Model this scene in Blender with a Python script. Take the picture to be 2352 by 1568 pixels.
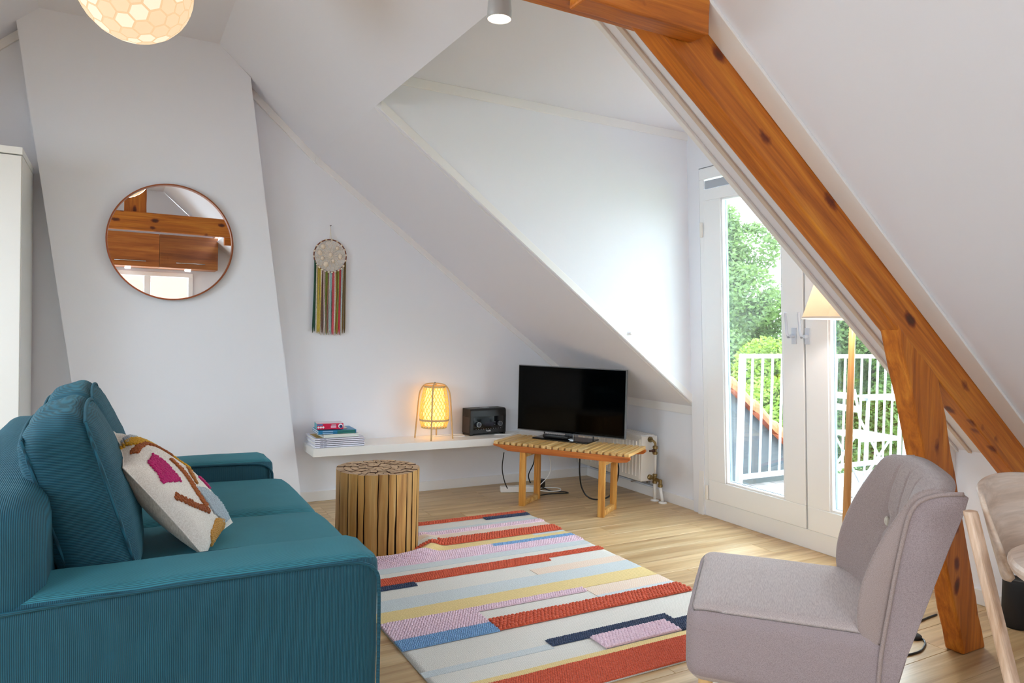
import bpy, bmesh, math, random
from mathutils import Vector, Matrix, noise
random.seed(7)
PI = math.pi
for o in list(bpy.data.objects): bpy.data.objects.remove(o)
SC = bpy.context.scene
COL = SC.collection

# ---------------------------------------------------------------- camera
cam_d = bpy.data.cameras.new('camera'); cam = bpy.data.objects.new('camera', cam_d); COL.objects.link(cam)
cam_d.sensor_width = 36.0; cam_d.lens = 1643.755 / 2352 * 36.0; cam_d.clip_start = .02; cam_d.clip_end = 300
Rm = Matrix(((0.87416916, 0.48547275, -0.01202079), (-0.4850607, 0.87408135, 0.02641799), (0.02333236, -0.01726298, 0.99957871)))
rt, fw, up = Rm.col[0], Rm.col[1], Rm.col[2]
M = Matrix((rt, up, -fw)).transposed().to_4x4(); M.translation = Vector((0, 0, 1.25))
cam.matrix_world = M
SC.camera = cam

# ---------------------------------------------------------------- world, light, exposure
w = bpy.data.worlds.new('sky'); SC.world = w; w.use_nodes = True
bg = w.node_tree.nodes['Background']; bg.inputs[0].default_value = (.77, .875, 1, 1); bg.inputs[1].default_value = 6.0
vs = SC.view_settings; vs.view_transform = 'Standard'; vs.look = 'None'; vs.gamma = 1; vs.use_curve_mapping = False
vs.exposure = 1.32
cy = SC.cycles
cy.max_bounces = 10; cy.diffuse_bounces = 6; cy.glossy_bounces = 4; cy.transparent_max_bounces = 12
cy.caustics_reflective = False; cy.caustics_refractive = False; cy.sample_clamp_indirect = 5; cy.use_denoising = True

def area(name, loc, direction, sx, sy, power=0, color=(1, 1, 1), portal=False):
    l = bpy.data.lights.new(name, 'AREA'); l.shape = 'RECTANGLE'; l.size = sx; l.size_y = sy
    l.energy = power; l.color = color
    if portal: l.cycles.is_portal = True
    o = bpy.data.objects.new(name, l); COL.objects.link(o); o.location = loc
    o.rotation_euler = Vector(direction).to_track_quat('-Z', 'Y').to_euler()
    return o

# ---------------------------------------------------------------- helpers
def srgb(r, g, b):
    f = lambda c: (c / 255 / 12.92) if c / 255 <= .04045 else ((c / 255 + .055) / 1.055) ** 2.4
    return (f(r), f(g), f(b), 1)

def empty(name, label, cat, loc=(0, 0, 0), rz=0, group=None, rot=None, kind=None):
    o = bpy.data.objects.new(name, None); COL.objects.link(o); o.empty_display_size = .1
    o.location = loc; o.rotation_euler = rot if rot else (0, 0, rz)
    o['label'] = label; o['category'] = cat
    if group: o['group'] = group
    if kind: o['kind'] = kind
    return o

def tag(o, label=None, cat=None, group=None, kind=None):
    if label: o['label'] = label
    if cat: o['category'] = cat
    if group: o['group'] = group
    if kind: o['kind'] = kind
    return o

def wm(o):
    m = Matrix.LocRotScale(o.location, o.rotation_euler, o.scale)
    return wm(o.parent) @ m if o.parent else m

def build(name, bm, mat, parent=None, world=False, bevel=0, smooth=False, seg=2):
    bmesh.ops.recalc_face_normals(bm, faces=bm.faces)
    if world and parent: bm.transform(wm(parent).inverted())
    if smooth:
        for f in bm.faces: f.smooth = True
    me = bpy.data.meshes.new(name); bm.to_mesh(me); bm.free()
    for m_ in (mat if isinstance(mat, (list, tuple)) else [mat]): me.materials.append(m_)
    o = bpy.data.objects.new(name, me); COL.objects.link(o)
    if parent: o.parent = parent
    if bevel:
        b = o.modifiers.new('bevel', 'BEVEL'); b.width = bevel; b.segments = seg; b.limit_method = 'ANGLE'; b.angle_limit = math.radians(40)
        if smooth is False:
            for p in me.polygons: p.use_smooth = False
    return o

def nb(): return bmesh.new()

def box(bm, a, b, mat=None, mi=0):
    x0, y0, z0 = (min(a[i], b[i]) for i in range(3)); x1, y1, z1 = (max(a[i], b[i]) for i in range(3))
    v = [bm.verts.new(Vector(p) if mat is None else mat @ Vector(p)) for p in
         ((x0, y0, z0), (x1, y0, z0), (x1, y1, z0), (x0, y1, z0), (x0, y0, z1), (x1, y0, z1), (x1, y1, z1), (x0, y1, z1))]
    for q in ((0, 3, 2, 1), (4, 5, 6, 7), (0, 1, 5, 4), (1, 2, 6, 5), (2, 3, 7, 6), (3, 0, 4, 7)):
        f = bm.faces.new([v[i] for i in q]); f.material_index = mi
    return bm

def prism(bm, pts, axis, a, b, mi=0):
    """polygon in the plane perpendicular to axis (0,1,2), extruded from a to b"""
    def P(p, t):
        l = [p[0], p[1]]; l.insert(axis, t); return Vector(l)
    A = [bm.verts.new(P(p, a)) for p in pts]; Bv = [bm.verts.new(P(p, b)) for p in pts]
    fs = [bm.faces.new(A), bm.faces.new(Bv[::-1])]
    n = len(pts)
    for i in range(n): fs.append(bm.faces.new((A[i], Bv[i], Bv[(i + 1) % n], A[(i + 1) % n])))
    for f in fs: f.material_index = mi
    return bm

def tube(bm, pts, r, n=8, cap=True, mi=0, flat=None):
    pts = [Vector(p) for p in pts]; rings = []
    up0 = Vector((0, 0, 1))
    for i, p in enumerate(pts):
        t = (pts[min(i + 1, len(pts) - 1)] - pts[max(i - 1, 0)]).normalized()
        ref = up0 if abs(t.z) < .95 else Vector((1, 0, 0))
        if i and rings:
            a = (pa - t * pa.dot(t)).normalized()
        else: a = t.cross(ref).normalized()
        pa = a; b = t.cross(a)
        rr = r[i] if isinstance(r, (list, tuple)) else r
        f2 = flat if flat else 1
        rings.append([bm.verts.new(p + (a * math.cos(2 * PI * k / n) + b * math.sin(2 * PI * k / n) * f2) * rr) for k in range(n)])
    for A, Bv in zip(rings, rings[1:]):
        for k in range(n): bm.faces.new((A[k], A[(k + 1) % n], Bv[(k + 1) % n], Bv[k])).material_index = mi
    if cap:
        bm.faces.new(rings[0][::-1]).material_index = mi; bm.faces.new(rings[-1]).material_index = mi
    return bm

def smoothpath(pts, k=6, closed=False):
    P = [Vector(p) for p in pts]; n = len(P); out = []
    rng = range(n) if closed else range(n - 1)
    for i in rng:
        p1, p2 = P[i], P[(i + 1) % n]
        p0 = P[(i - 1) % n] if (closed or i > 0) else p1; p3 = P[(i + 2) % n] if (closed or i + 2 < n) else p2
        for j in range(k):
            t = j / k
            out.append(.5 * ((2 * p1) + (p2 - p0) * t + (2 * p0 - 5 * p1 + 4 * p2 - p3) * t * t + (3 * p1 - p0 - 3 * p2 + p3) * t ** 3))
    if not closed: out.append(P[-1])
    return out

def lathe(bm, prof, c=(0, 0, 0), n=24, mat=None, mi=0, cap=False):
    rings = []
    for r, z in prof:
        ring = []
        for k in range(n):
            p = Vector((r * math.cos(2 * PI * k / n), r * math.sin(2 * PI * k / n), z))
            if mat is not None: p = mat @ p
            ring.append(bm.verts.new(p + Vector(c)))
        rings.append(ring)
    for A, Bv in zip(rings, rings[1:]):
        for k in range(n): bm.faces.new((A[k], A[(k + 1) % n], Bv[(k + 1) % n], Bv[k])).material_index = mi
    if cap:
        bm.faces.new(rings[0][::-1]).material_index = mi; bm.faces.new(rings[-1]).material_index = mi
    return bm

def softbox(bm, c, h, r, bulge=(0, 0, 0), n=10, mat=None, wr=0, sq=4.0):
    """rounded, cushion-like box: centre c, half sizes h, corner radius r, bulge along the axes"""
    cx, cy_, cz = c; vs_ = {}
    def vert(i, j, k):
        key = (i, j, k)
        if key in vs_: return vs_[key]
        u = [2 * i / n - 1, 2 * j / n - 1, 2 * k / n - 1]
        u = [math.copysign(abs(x) ** .8, x) for x in u]
        p = Vector([u[a] * h[a] for a in range(3)])
        q = Vector([max(-(h[a] - r), min(h[a] - r, p[a])) for a in range(3)])
        d = p - q
        if d.length > 1e-6:
            m_ = max(abs(d[a]) for a in range(3)); p = q + d.normalized() * min(r, m_ if d.length > 0 else 0)
        f = [(1 - abs(u[a]) ** 2.2) for a in range(3)]
        p.x += bulge[0] * u[0] * f[1] * f[2]; p.y += bulge[1] * u[1] * f[0] * f[2]; p.z += bulge[2] * u[2] * f[0] * f[1]
        if wr:
            q_ = p + Vector(c); s = noise.noise(q_ * 6) * wr + noise.noise(q_ * 17) * wr * .4
            p += p.normalized() * s
        p = p + Vector(c)
        if mat is not None: p = mat @ p
        vs_[key] = bm.verts.new(p); return vs_[key]
    for a in range(n):
        for b in range(n):
            for (f, t) in ((0, 0), (0, n)):
                bm.faces.new((vert(t, a, b), vert(t, a + 1, b), vert(t, a + 1, b + 1), vert(t, a, b + 1)))
                bm.faces.new((vert(a, t, b), vert(a + 1, t, b), vert(a + 1, t, b + 1), vert(a, t, b + 1)))
                bm.faces.new((vert(a, b, t), vert(a + 1, b, t), vert(a + 1, b + 1, t), vert(a, b + 1, t)))
    return bm

def blob(bm, c, r, sub=1, sz=(1, 1, 1)):
    m_ = Matrix.Translation(c) @ Matrix.Diagonal((r * sz[0], r * sz[1], r * sz[2], 1))
    bmesh.ops.create_icosphere(bm, subdivisions=sub, radius=1, matrix=m_)

def dup(o, loc=None, rz=None, label=None):
    c = o.copy(); COL.objects.link(c)
    if loc is not None: c.location = loc
    if rz is not None: c.rotation_euler = (0, 0, rz)
    if label: c['label'] = label
    for ch in [x for x in list(COL.objects) if x.parent == o]:
        d = dup(ch); d.parent = c
    return c

# ---------------------------------------------------------------- materials
class Mt:
    def __init__(s, name, color=(.8, .8, .8, 1), rough=.5, **kw):
        s.m = bpy.data.materials.new(name); s.m.use_nodes = True; s.t = s.m.node_tree; s.n = s.t.nodes
        s.b = s.n['Principled BSDF']; s.b.inputs['Base Color'].default_value = color; s.b.inputs['Roughness'].default_value = rough
        for k, v in kw.items(): s.b.inputs[k.replace('_', ' ')].default_value = v
    def node(s, ty, **kw):
        x = s.n.new(ty)
        for k, v in kw.items(): setattr(x, k, v)
        return x
    def l(s, a, b): s.t.links.new(a, b)
    def coords(s, kind='Object', scale=(1, 1, 1), rand=False):
        tc = s.node('ShaderNodeTexCoord'); mp = s.node('ShaderNodeMapping'); mp.inputs['Scale'].default_value = scale
        if rand:
            oi = s.node('ShaderNodeObjectInfo'); ad = s.node('ShaderNodeVectorMath', operation='MULTIPLY_ADD')
            s.l(oi.outputs['Random'], ad.inputs[0]); ad.inputs[1].default_value = (37, 51, 23); s.l(tc.outputs[kind], ad.inputs[2]); s.l(ad.outputs[0], mp.inputs[0])
        else: s.l(tc.outputs[kind], mp.inputs[0])
        return mp.outputs[0]
    def noise(s, vec, scale=5, detail=4, rough=.5, dist=0):
        x = s.node('ShaderNodeTexNoise'); x.inputs['Scale'].default_value = scale; x.inputs['Detail'].default_value = detail
        x.inputs['Roughness'].default_value = rough; x.inputs['Distortion'].default_value = dist
        if vec: s.l(vec, x.inputs['Vector'])
        return x.outputs[0]
    def ramp(s, fac, stops):
        x = s.node('ShaderNodeValToRGB'); e = x.color_ramp.elements
        while len(e) < len(stops): e.new(.5)
        for i, (p, c) in enumerate(stops): e[i].position = p; e[i].color = c
        s.l(fac, x.inputs[0]); return x.outputs[0]
    def mix(s, fac, a, b, mode='MIX'):
        x = s.node('ShaderNodeMix', data_type='RGBA', blend_type=mode)
        for inp, val in ((x.inputs[0], fac), (x.inputs[6], a), (x.inputs[7], b)):
            if hasattr(val, 'links') or isinstance(val, bpy.types.NodeSocket): s.l(val, inp)
            else: inp.default_value = val
        return x.outputs[2]
    def math(s, op, a, b=0.0, c=0.0):
        x = s.node('ShaderNodeMath', operation=op)
        for i, v in enumerate((a, b, c)):
            if isinstance(v, bpy.types.NodeSocket): s.l(v, x.inputs[i])
            else: x.inputs[i].default_value = v
        return x.outputs[0]
    def bump(s, h, strength=.3, dist=.002):
        x = s.node('ShaderNodeBump'); x.inputs['Strength'].default_value = strength; x.inputs['Distance'].default_value = dist
        s.l(h, x.inputs['Height']); s.l(x.outputs[0], s.b.inputs['Normal'])
    def col(s, c): s.l(c, s.b.inputs['Base Color'])

def paint(name, rgb, rough=.6, bumpy=.15):
    t = Mt(name, srgb(*rgb), rough)
    if bumpy: t.bump(t.noise(t.coords(), 60, 5, .6), bumpy, .002)
    return t.m

def metal(name, rgb, rough=.3):
    return Mt(name, srgb(*rgb), rough, Metallic=1.0).m

def plain(name, rgb, rough=.5, **kw): return Mt(name, srgb(*rgb), rough, **kw).m

def wood(name, c1, c2, c3, axis=0, freq=1.0, rough=.45, knots=False, bump=.25, rand=True, contrast=1.0, rvar=.25):
    """c1 light, c2 mid, c3 dark; grain runs along axis of the object's own coordinates"""
    t = Mt(name, srgb(*c1), rough)
    sc = [22 * freq, 22 * freq, 22 * freq]; sc[axis] = 1.3 * freq
    v = t.coords(scale=tuple(sc), rand=rand)
    g = t.noise(v, 1.0, 6, .62, .6)
    sc2 = [90 * freq] * 3; sc2[axis] = 2.5 * freq
    v2 = t.coords(scale=tuple(sc2), rand=rand); g2 = t.noise(v2, 1.0, 3, .6, .1)
    c = t.ramp(g, [(.5 - .22 * contrast, srgb(*c3)), (.5, srgb(*c2)), (.5 + .18 * contrast, srgb(*c1))])
    c = t.mix(.22, c, t.ramp(g2, [(.35, (.45, .45, .45, 1)), (.6, (1, 1, 1, 1))]), 'MULTIPLY')
    if knots:
        sk = [13] * 3; sk[axis] = 6.5
        vk = t.coords(scale=tuple(sk), rand=rand)
        vo = t.node('ShaderNodeTexVoronoi'); vo.inputs['Scale'].default_value = 1.0; t.l(vk, vo.inputs['Vector'])
        wn = t.noise(t.coords(scale=(20, 20, 20), rand=rand), 1, 3, .6)
        sc_ = t.node('ShaderNodeSeparateColor'); t.l(vo.outputs['Color'], sc_.inputs[0])
        dd = t.math('ADD', t.math('MULTIPLY_ADD', wn, .3, t.math('MULTIPLY', t.math('GREATER_THAN', sc_.outputs[0], .42), 1.0)), vo.outputs['Distance'])
        k = t.ramp(dd, [(.24, srgb(60, 22, 6)), (.33, srgb(140, 70, 24)), (.45, (1, 1, 1, 1))])
        c = t.mix(.9, c, k, 'MULTIPLY')
    if rvar:
        oi = t.node('ShaderNodeObjectInfo'); c = t.mix(1.0, c, t.ramp(oi.outputs['Random'], [(0, (1 - rvar, 1 - rvar, 1 - rvar, 1)), (1, (1, 1, 1, 1))]), 'MULTIPLY')
    t.col(c); t.bump(g2, bump, .0015)
    return t.m

M_WALL = paint('wall_paint', (235, 237, 243), .7)
M_CEIL = paint('ceiling_paint', (233, 233, 240), .7)
M_TRIM = paint('trim_paint', (238, 237, 236), .45, 0)
M_CREAM = paint('cream_paint', (236, 233, 226), .55, .05)
M_GLOSS = plain('white_lacquer', (240, 239, 235), .28)
M_PVC = plain('white_window_frame', (243, 244, 245), .3)
M_PLANK = wood('oak_plank', (224, 196, 152), (204, 171, 124), (166, 128, 86), 0, .8, .32, False, .12, True, 1.0, .16)
M_BEAM = wood('stained_beam', (222, 144, 46), (194, 108, 24), (126, 58, 10), 0, 1.3, .5, True, .6, False, 1.3, 0)
M_BEAMZ = wood('stained_post', (222, 142, 46), (194, 108, 24), (126, 58, 10), 2, 1.3, .5, True, .6, False, 1.3, 0)
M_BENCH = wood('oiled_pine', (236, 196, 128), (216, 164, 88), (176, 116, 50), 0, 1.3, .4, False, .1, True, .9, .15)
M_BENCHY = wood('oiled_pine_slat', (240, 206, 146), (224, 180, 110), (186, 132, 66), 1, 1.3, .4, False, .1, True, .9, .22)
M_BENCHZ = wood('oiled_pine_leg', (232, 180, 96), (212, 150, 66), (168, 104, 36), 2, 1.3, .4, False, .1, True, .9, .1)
M_LOG = wood('log_face', (232, 190, 124), (212, 160, 86), (150, 92, 40), 2, 1.0, .5, False, .3, True, 1.2, .38)
M_BARK = wood('log_bark', (110, 66, 38), (78, 42, 22), (44, 22, 12), 2, 1.2, .8, False, .8)
M_LOGEND = wood('log_end_grain', (214, 184, 150), (196, 160, 122), (160, 120, 84), 2, 2, .6, False, .2)
M_CHAIRW = wood('pale_beech', (226, 196, 172), (210, 176, 148), (186, 146, 114), 2, 1.1, .4, False, .08, False, .8, 0)
M_PLY = wood('pale_ply', (224, 206, 192), (210, 188, 170), (186, 158, 136), 0, 1.0, .35, False, .08, False, .8, 0)
M_CAB = wood('kitchen_veneer', (204, 128, 54), (174, 98, 34), (132, 64, 18), 0, .6, .4, False, .05, True, .9, .35)
M_BIRCH = plain('turned_birch', (222, 178, 118), .45)
M_BLACK = plain('black_plastic', (14, 14, 15), .3)
M_MATT = plain('matt_black', (22, 22, 24), .6)
M_SCREEN = plain('dark_screen', (1, 1, 1), .08, Specular_IOR_Level=.12)
M_CHROME = metal('brushed_steel', (190, 190, 192), .25)
M_BRASS = metal('aged_brass', (150, 130, 90), .4)
M_WCORD = plain('white_cord', (240, 240, 238), .4)
M_SHELL = None

def corduroy(name, axis, rgb=(18, 84, 103), period=.0042, warp=.0):
    t = Mt(name, srgb(*rgb), .75, Sheen_Weight=.16, Sheen_Roughness=.35, Sheen_Tint=srgb(110, 190, 205))
    co = t.coords(); sx = t.node('ShaderNodeSeparateXYZ'); t.l(co, sx.inputs[0])
    base = sx.outputs[axis]
    wob = t.noise(t.coords(), 3.5, 2, .5)
    base = t.math('ADD', base, t.math('MULTIPLY', wob, .012 + warp))
    s = t.math('SINE', t.math('MULTIPLY', base, 2 * PI / period))
    s01 = t.math('MULTIPLY_ADD', s, .5, .5)
    c = t.ramp(s01, [(.05, srgb(*[int(x * .72) for x in rgb])), (.55, srgb(*rgb)), (1, srgb(*[min(255, int(x * 1.12)) for x in rgb]))])
    mot = t.noise(t.coords(), 9, 5, .65)
    c = t.mix(.5, c, t.ramp(mot, [(.3, (.72, .76, .78, 1)), (.7, (1.0, 1.0, 1.0, 1))]), 'MULTIPLY')
    t.col(c); t.bump(s01, .6, .0014)
    return t.m
M_CORDX = corduroy('teal_corduroy_x', 0); M_CORDY = corduroy('teal_corduroy_y', 1); M_CORDZ = corduroy('teal_corduroy_z', 2)
M_CORDYL = corduroy('teal_corduroy_lit', 1, (50, 128, 144), .0042)  # lighter copy of the teal: light on seats and arm tops painted in

def fabric(name, c1, c2, axis=1, fine=420, rough=.85):
    t = Mt(name, srgb(*c1), rough, Sheen_Weight=.25)
    sc = [fine] * 3; sc[axis] = fine * .06
    g = t.noise(t.coords(scale=tuple(sc)), 1, 2, .6)
    g3 = t.noise(t.coords(), 900, 1, .5)
    t.col(t.ramp(g, [(.35, srgb(*c2)), (.62, srgb(*c1))])); t.bump(g3, .35, .001)
    return t.m
M_FAB = fabric('taupe_melange', (196, 182, 178), (168, 152, 150), 0, 620)  # lit copy of the cloth, for the seat top
M_FABB = fabric('taupe_melange_shaded_back', (168, 150, 146), (142, 124, 120), 0, 620)
M_FABS = fabric('taupe_melange_shaded_side', (166, 150, 152), (140, 124, 126), 0, 620)  # side and back copies are darker: shade put into the cloth colour
M_CANVAS = fabric('cream_canvas', (240, 235, 226), (214, 206, 194), 1, 500)
M_LINEN = fabric('beige_linen', (214, 204, 188), (190, 178, 160), 2, 260)

def yarn(name, rgb, fine=260, strength=.6, c2=None, mode='noise'):
    t = Mt(name, srgb(*rgb), .9, Sheen_Weight=.15)
    if mode == 'weave':
        ck = t.node('ShaderNodeTexChecker'); ck.inputs['Scale'].default_value = fine
        t.l(t.coords(), ck.inputs[0]); ck.inputs[1].default_value = srgb(*rgb); ck.inputs[2].default_value = srgb(*(c2 or [int(x * .9) for x in rgb]))
        h = t.noise(t.coords(scale=(1, 1, 1)), fine, 2, .5); c = t.mix(.35, ck.outputs[0], t.ramp(h, [(.3, srgb(*[int(x * .8) for x in rgb])), (.7, srgb(*rgb))])); t.col(c)
    else:
        h = t.noise(t.coords(), fine, 2, .6); t.col(t.ramp(h, [(.3, srgb(*(c2 or [int(x * .72) for x in rgb]))), (.6, srgb(*rgb))]))
    t.bump(h, strength, .004); return t.m
Y = dict(red=yarn('brick_red_yarn', (214, 94, 60), 260, .4, (186, 70, 40)), cream=yarn('cream_yarn', (232, 228, 220), 220, .6, (206, 202, 194), 'weave'),
         lb=yarn('pale_blue_yarn', (196, 204, 208), 200, .7, (216, 222, 222), 'weave'), yel=yarn('butter_yarn', (240, 214, 148), 220, .6, (214, 184, 112), 'weave'),
         pink=yarn('lilac_pink_yarn', (240, 214, 226), 260, .4, (214, 182, 198)), navy=yarn('navy_yarn', (52, 70, 104), 260, .6), blue=yarn('sky_blue_yarn', (136, 178, 218), 240, .5, (96, 142, 190)),
         peach=yarn('peach_yarn', (230, 200, 178), 160, .6, (238, 226, 210), 'weave'))

def glassmat(name, refl=.07, tint=(.97, .99, .98, 1)):
    m = bpy.data.materials.new(name); m.use_nodes = True; t = m.node_tree
    for x in list(t.nodes): t.nodes.remove(x)
    out = t.nodes.new('ShaderNodeOutputMaterial'); mx = t.nodes.new('ShaderNodeMixShader'); tr = t.nodes.new('ShaderNodeBsdfTransparent'); gl = t.nodes.new('ShaderNodeBsdfGlossy')
    tr.inputs[0].default_value = tint; gl.inputs['Roughness'].default_value = .02; mx.inputs[0].default_value = refl
    t.links.new(tr.outputs[0], mx.inputs[1]); t.links.new(gl.outputs[0], mx.inputs[2]); t.links.new(mx.outputs[0], out.inputs[0])
    return m
M_GLASS = glassmat('window_glass')
def emis(name, rgb, strength, base=(255, 255, 255)):
    t = Mt(name, srgb(*base), .6); t.b.inputs['Emission Color'].default_value = srgb(*rgb); t.b.inputs['Emission Strength'].default_value = strength
    return t.m

# ================================================================ THE SETTING
def struct(name, bm, m, parent=None, bevel=0):
    o = build(name, bm, m, parent, world=bool(parent), bevel=bevel)
    if not parent: o['kind'] = 'structure'
    return o
P1 = lambda x: .702 + .719 * (3.618 - x)
XC, YB, YF = .08, 5.08, -1.12          # ridge line, gable wall, kitchen wall
mx = lambda x: 2 * XC - x
# floor with planks
fl = struct('floor', box(nb(), (-3.55, YF - .1, -.12), (3.7, YB + .1, -.004)), plain('subfloor', (120, 96, 70), .8))
pw, pl = .172, 1.18
row = 0; y = YF
while y < YB:
    y1 = min(y + pw, YB); x = -3.4 - random.random() * pl; 
    while x < 3.6:
        x0, x1 = max(x, -3.4), min(x + pl, 3.6)
        if x1 - x0 > .05:
            bm = nb(); g = .0006; c = .0012
            a, b_, c_, d = x0 + g, x1 - g, y + g, y1 - g
            lo = [bm.verts.new(p) for p in ((a, c_, -.004), (b_, c_, -.004), (b_, d, -.004), (a, d, -.004))]
            mi_ = [bm.verts.new(p) for p in ((a, c_, -c), (b_, c_, -c), (b_, d, -c), (a, d, -c))]
            hi = [bm.verts.new(p) for p in ((a + c, c_ + c, 0), (b_ - c, c_ + c, 0), (b_ - c, d - c, 0), (a + c, d - c, 0))]
            bm.faces.new(hi)
            for A, B_ in ((lo, mi_), (mi_, hi)):
                for k in range(4): bm.faces.new((A[k], A[(k + 1) % 4], B_[(k + 1) % 4], B_[k]))
            build('plank', bm, M_PLANK, fl)
        x += pl
    y += pw; row += 1
# walls
gable = [(-3.5, 0), (3.62, 0), (3.62, P1(3.62)), (1.212, 2.432), (.56, 3.02), (-.40, 3.02), (mx(1.212), 2.432), (mx(3.62), P1(3.62))]
gable[0] = (mx(3.62), 0)
struct('wall_back', prism(nb(), gable, 1, YB, YB + .12), M_WALL)
struct('wall_right', box(nb(), (3.6, 3.66, 0), (3.72, YB, P1(3.6) + .02)), M_WALL)
struct('wall_right_front', box(nb(), (3.6, YF, 0), (3.72, 1.998, P1(3.6) + .02)), M_WALL)
struct('wall_left', box(nb(), (mx(3.72), YF, 0), (mx(3.6), YB, P1(3.6) + .02)), M_WALL)
# kitchen wall with its window opening
bm = nb(); wx0, wx1, wz0, wz1 = -.62, .95, .98, 1.92
prism(bm, [(mx(3.62), 0), (wx0, 0), (wx0, 3.02), (-.40, 3.02), (mx(1.212), 2.432), (mx(3.62), P1(3.62))], 1, YF - .12, YF)
prism(bm, [(wx1, 0), (3.62, 0), (3.62, P1(3.62)), (1.212, 2.432), (wx1, 2.68)], 1, YF - .12, YF)
prism(bm, [(wx0, 0), (wx1, 0), (wx1, wz0), (wx0, wz0)], 1, YF - .12, YF)
prism(bm, [(wx0, wz1), (wx1, wz1), (wx1, 2.665), (.56, 3.02), (wx0, 3.02)], 1, YF - .12, YF)
struct('wall_front', bm, M_WALL)
# slopes: slabs between two x positions
def slab(bm, xa, za, xb, zb, y0, y1, th=.1):
    d = Vector((xb - xa, zb - za)).normalized(); n = Vector((-d.y, d.x))
    if n.y < 0: n = -n
    prism(bm, [(xa, za), (xb, zb), (xb + n.x * th, zb + n.y * th), (xa + n.x * th, za + n.y * th)], 1, y0, y1)
    return bm
YA, YN = 3.75, 2.0      # far and near cheeks of the dormer
struct('ceiling_right', slab(nb(), 1.212, P1(1.212), 3.64, P1(3.64), YA + .002, YB, .06), M_CEIL)
bm = slab(nb(), 1.212, P1(1.212), 3.64, P1(3.64), 1.578, YN, .06)
slab(bm, 1.212, P1(1.212) - .08, 3.64, P1(3.64) - .08, YF, 1.578, .14)
struct('ceiling_right_near', bm, M_CEIL)
struct('ceiling_upper_right', slab(nb(), 1.212, 2.432, .56, 3.02, YF, YB, .06), M_CEIL)
struct('ceiling_upper_left', slab(nb(), mx(.56), 3.02, mx(1.212), 2.432, YF, YB, .06), M_CEIL)
struct('ceiling', box(nb(), (-.40, YF, 3.02), (.56, YB, 3.1)), M_CEIL)
# left slope; two roof windows added out of view to let daylight in
bm = nb(); sk = [(-.75, .65), (2.2, 3.6)]; xs0, xs1 = 1.60, 2.85
L = lambda xa, xb, y0, y1: slab(bm, mx(xa), P1(xa), mx(xb), P1(xb), y0, y1, .1)
L(1.212, xs0, YF, YB); L(xs1, 3.64, YF, YB); yy = YF
for a, b in sk + [(YB, YB)]:
    if a > yy: L(xs0, xs1, yy, a)
    yy = b
struct('ceiling_left', bm, M_CEIL)
for i, (a, b) in enumerate(sk):
    wr_ = empty('window_%d' % (i + 2), 'white framed roof window added for daylight in the unseen left slope', 'window', (mx(2.2), (a + b) / 2, P1(2.2)), kind='structure')
    del wr_['category']
    bm = nb(); f = .05
    for (xa, xb, y0, y1) in ((xs0, xs0 + f, a + f, b - f), (xs1 - f, xs1, a + f, b - f), (xs0, xs1, a, a + f), (xs0, xs1, b - f, b)):
        slab(bm, mx(xa), P1(xa), mx(xb), P1(xb), y0, y1, .09)
    build('window_frame', bm, M_PVC, wr_, True)
    bm = nb(); slab(bm, mx(xs0 + f), P1(xs0 + f) + .05, mx(xs1 - f), P1(xs1 - f) + .05, a + f, b - f, .006)
    build('pane', bm, M_GLASS, wr_, True)
# dormer: cheeks, ceiling, header over the door
ZD = 2.62; LEAN = .065
DX = lambda z: 3.583 - LEAN * z
ck = [(1.212, 2.436), (1.12, 2.54), (1.03, ZD + .02), (3.75, ZD), (3.75, 0), (3.62, 0), (3.6, P1(3.6))]
struct('wall_dormer_far', prism(nb(), ck, 1, YA - .001, YA + .1), M_WALL)
struct('wall_dormer_near', prism(nb(), [(1.216, 2.45), (1.12, 2.54), (1.03, ZD + .02), (3.75, ZD), (3.75, P1(3.6) + .03), (3.6, P1(3.6) + .03)], 1, YN - .06, YN - .002), M_WALL)
struct('ceiling_dormer', box(nb(), (1.035, YN - .06, ZD), (3.8, YA + .05, ZD + .04)), M_CEIL)
struct('wall_dormer_front', prism(nb(), [(DX(2.36), 2.36), (DX(ZD), ZD), (DX(ZD) + .15, ZD), (DX(2.36) + .15, 2.36)], 1, YN, YA), M_WALL)
bm = nb(); prism(bm, [(DX(0) - .004, 0), (DX(2.36), 2.36), (DX(2.36) + .15, 2.36), (DX(0) + .13, 0)], 1, 3.64, YA); struct('wall_dormer_side', bm, M_WALL)
# trims
n_t = [0]
def trim(bm, m=M_TRIM, bevel=.002):
    n_t[0] += 1; return struct('trim_%d' % n_t[0], bm, m, None, bevel)
def slopestrip(xa, xb, y0, y1, drop, z_off=0, right=True):
    b_ = nb(); q = (lambda x: x) if right else mx
    prism(b_, [(q(xa), P1(xa) + z_off), (q(xb), P1(xb) + z_off), (q(xb), P1(xb) + z_off - drop), (q(xa), P1(xa) + z_off - drop)], 1, y0, y1); return b_
def upstrip(y0, y1, drop, right=True):
    b_ = nb(); q = (lambda x: x) if right else mx
    prism(b_, [(q(.56), 3.02), (q(1.212), 2.432), (q(1.212), 2.432 - drop), (q(.56), 3.02 - drop)], 1, y0, y1); return b_
for rgt in (True, False):
    trim(slopestrip(1.212, 3.6, YB - .018, YB, .05, 0, rgt)); trim(upstrip(YB - .018, YB, .06, rgt))
trim(prism(nb(), [(3.6, .672), (3.6, P1(3.6)), (3.572, P1(3.572)), (3.582, .672)], 1, YA, YB))                     # rail where slope meets low wall
trim(slopestrip(1.24, 3.55, YA - .006, YA - .0005, -.055, .004))                                                       # lining board on the far cheek
trim(box(nb(), (1.2, YA - .014, ZD - .052), (3.42, YA, ZD)))                                                         # crown board of the cheek
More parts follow.
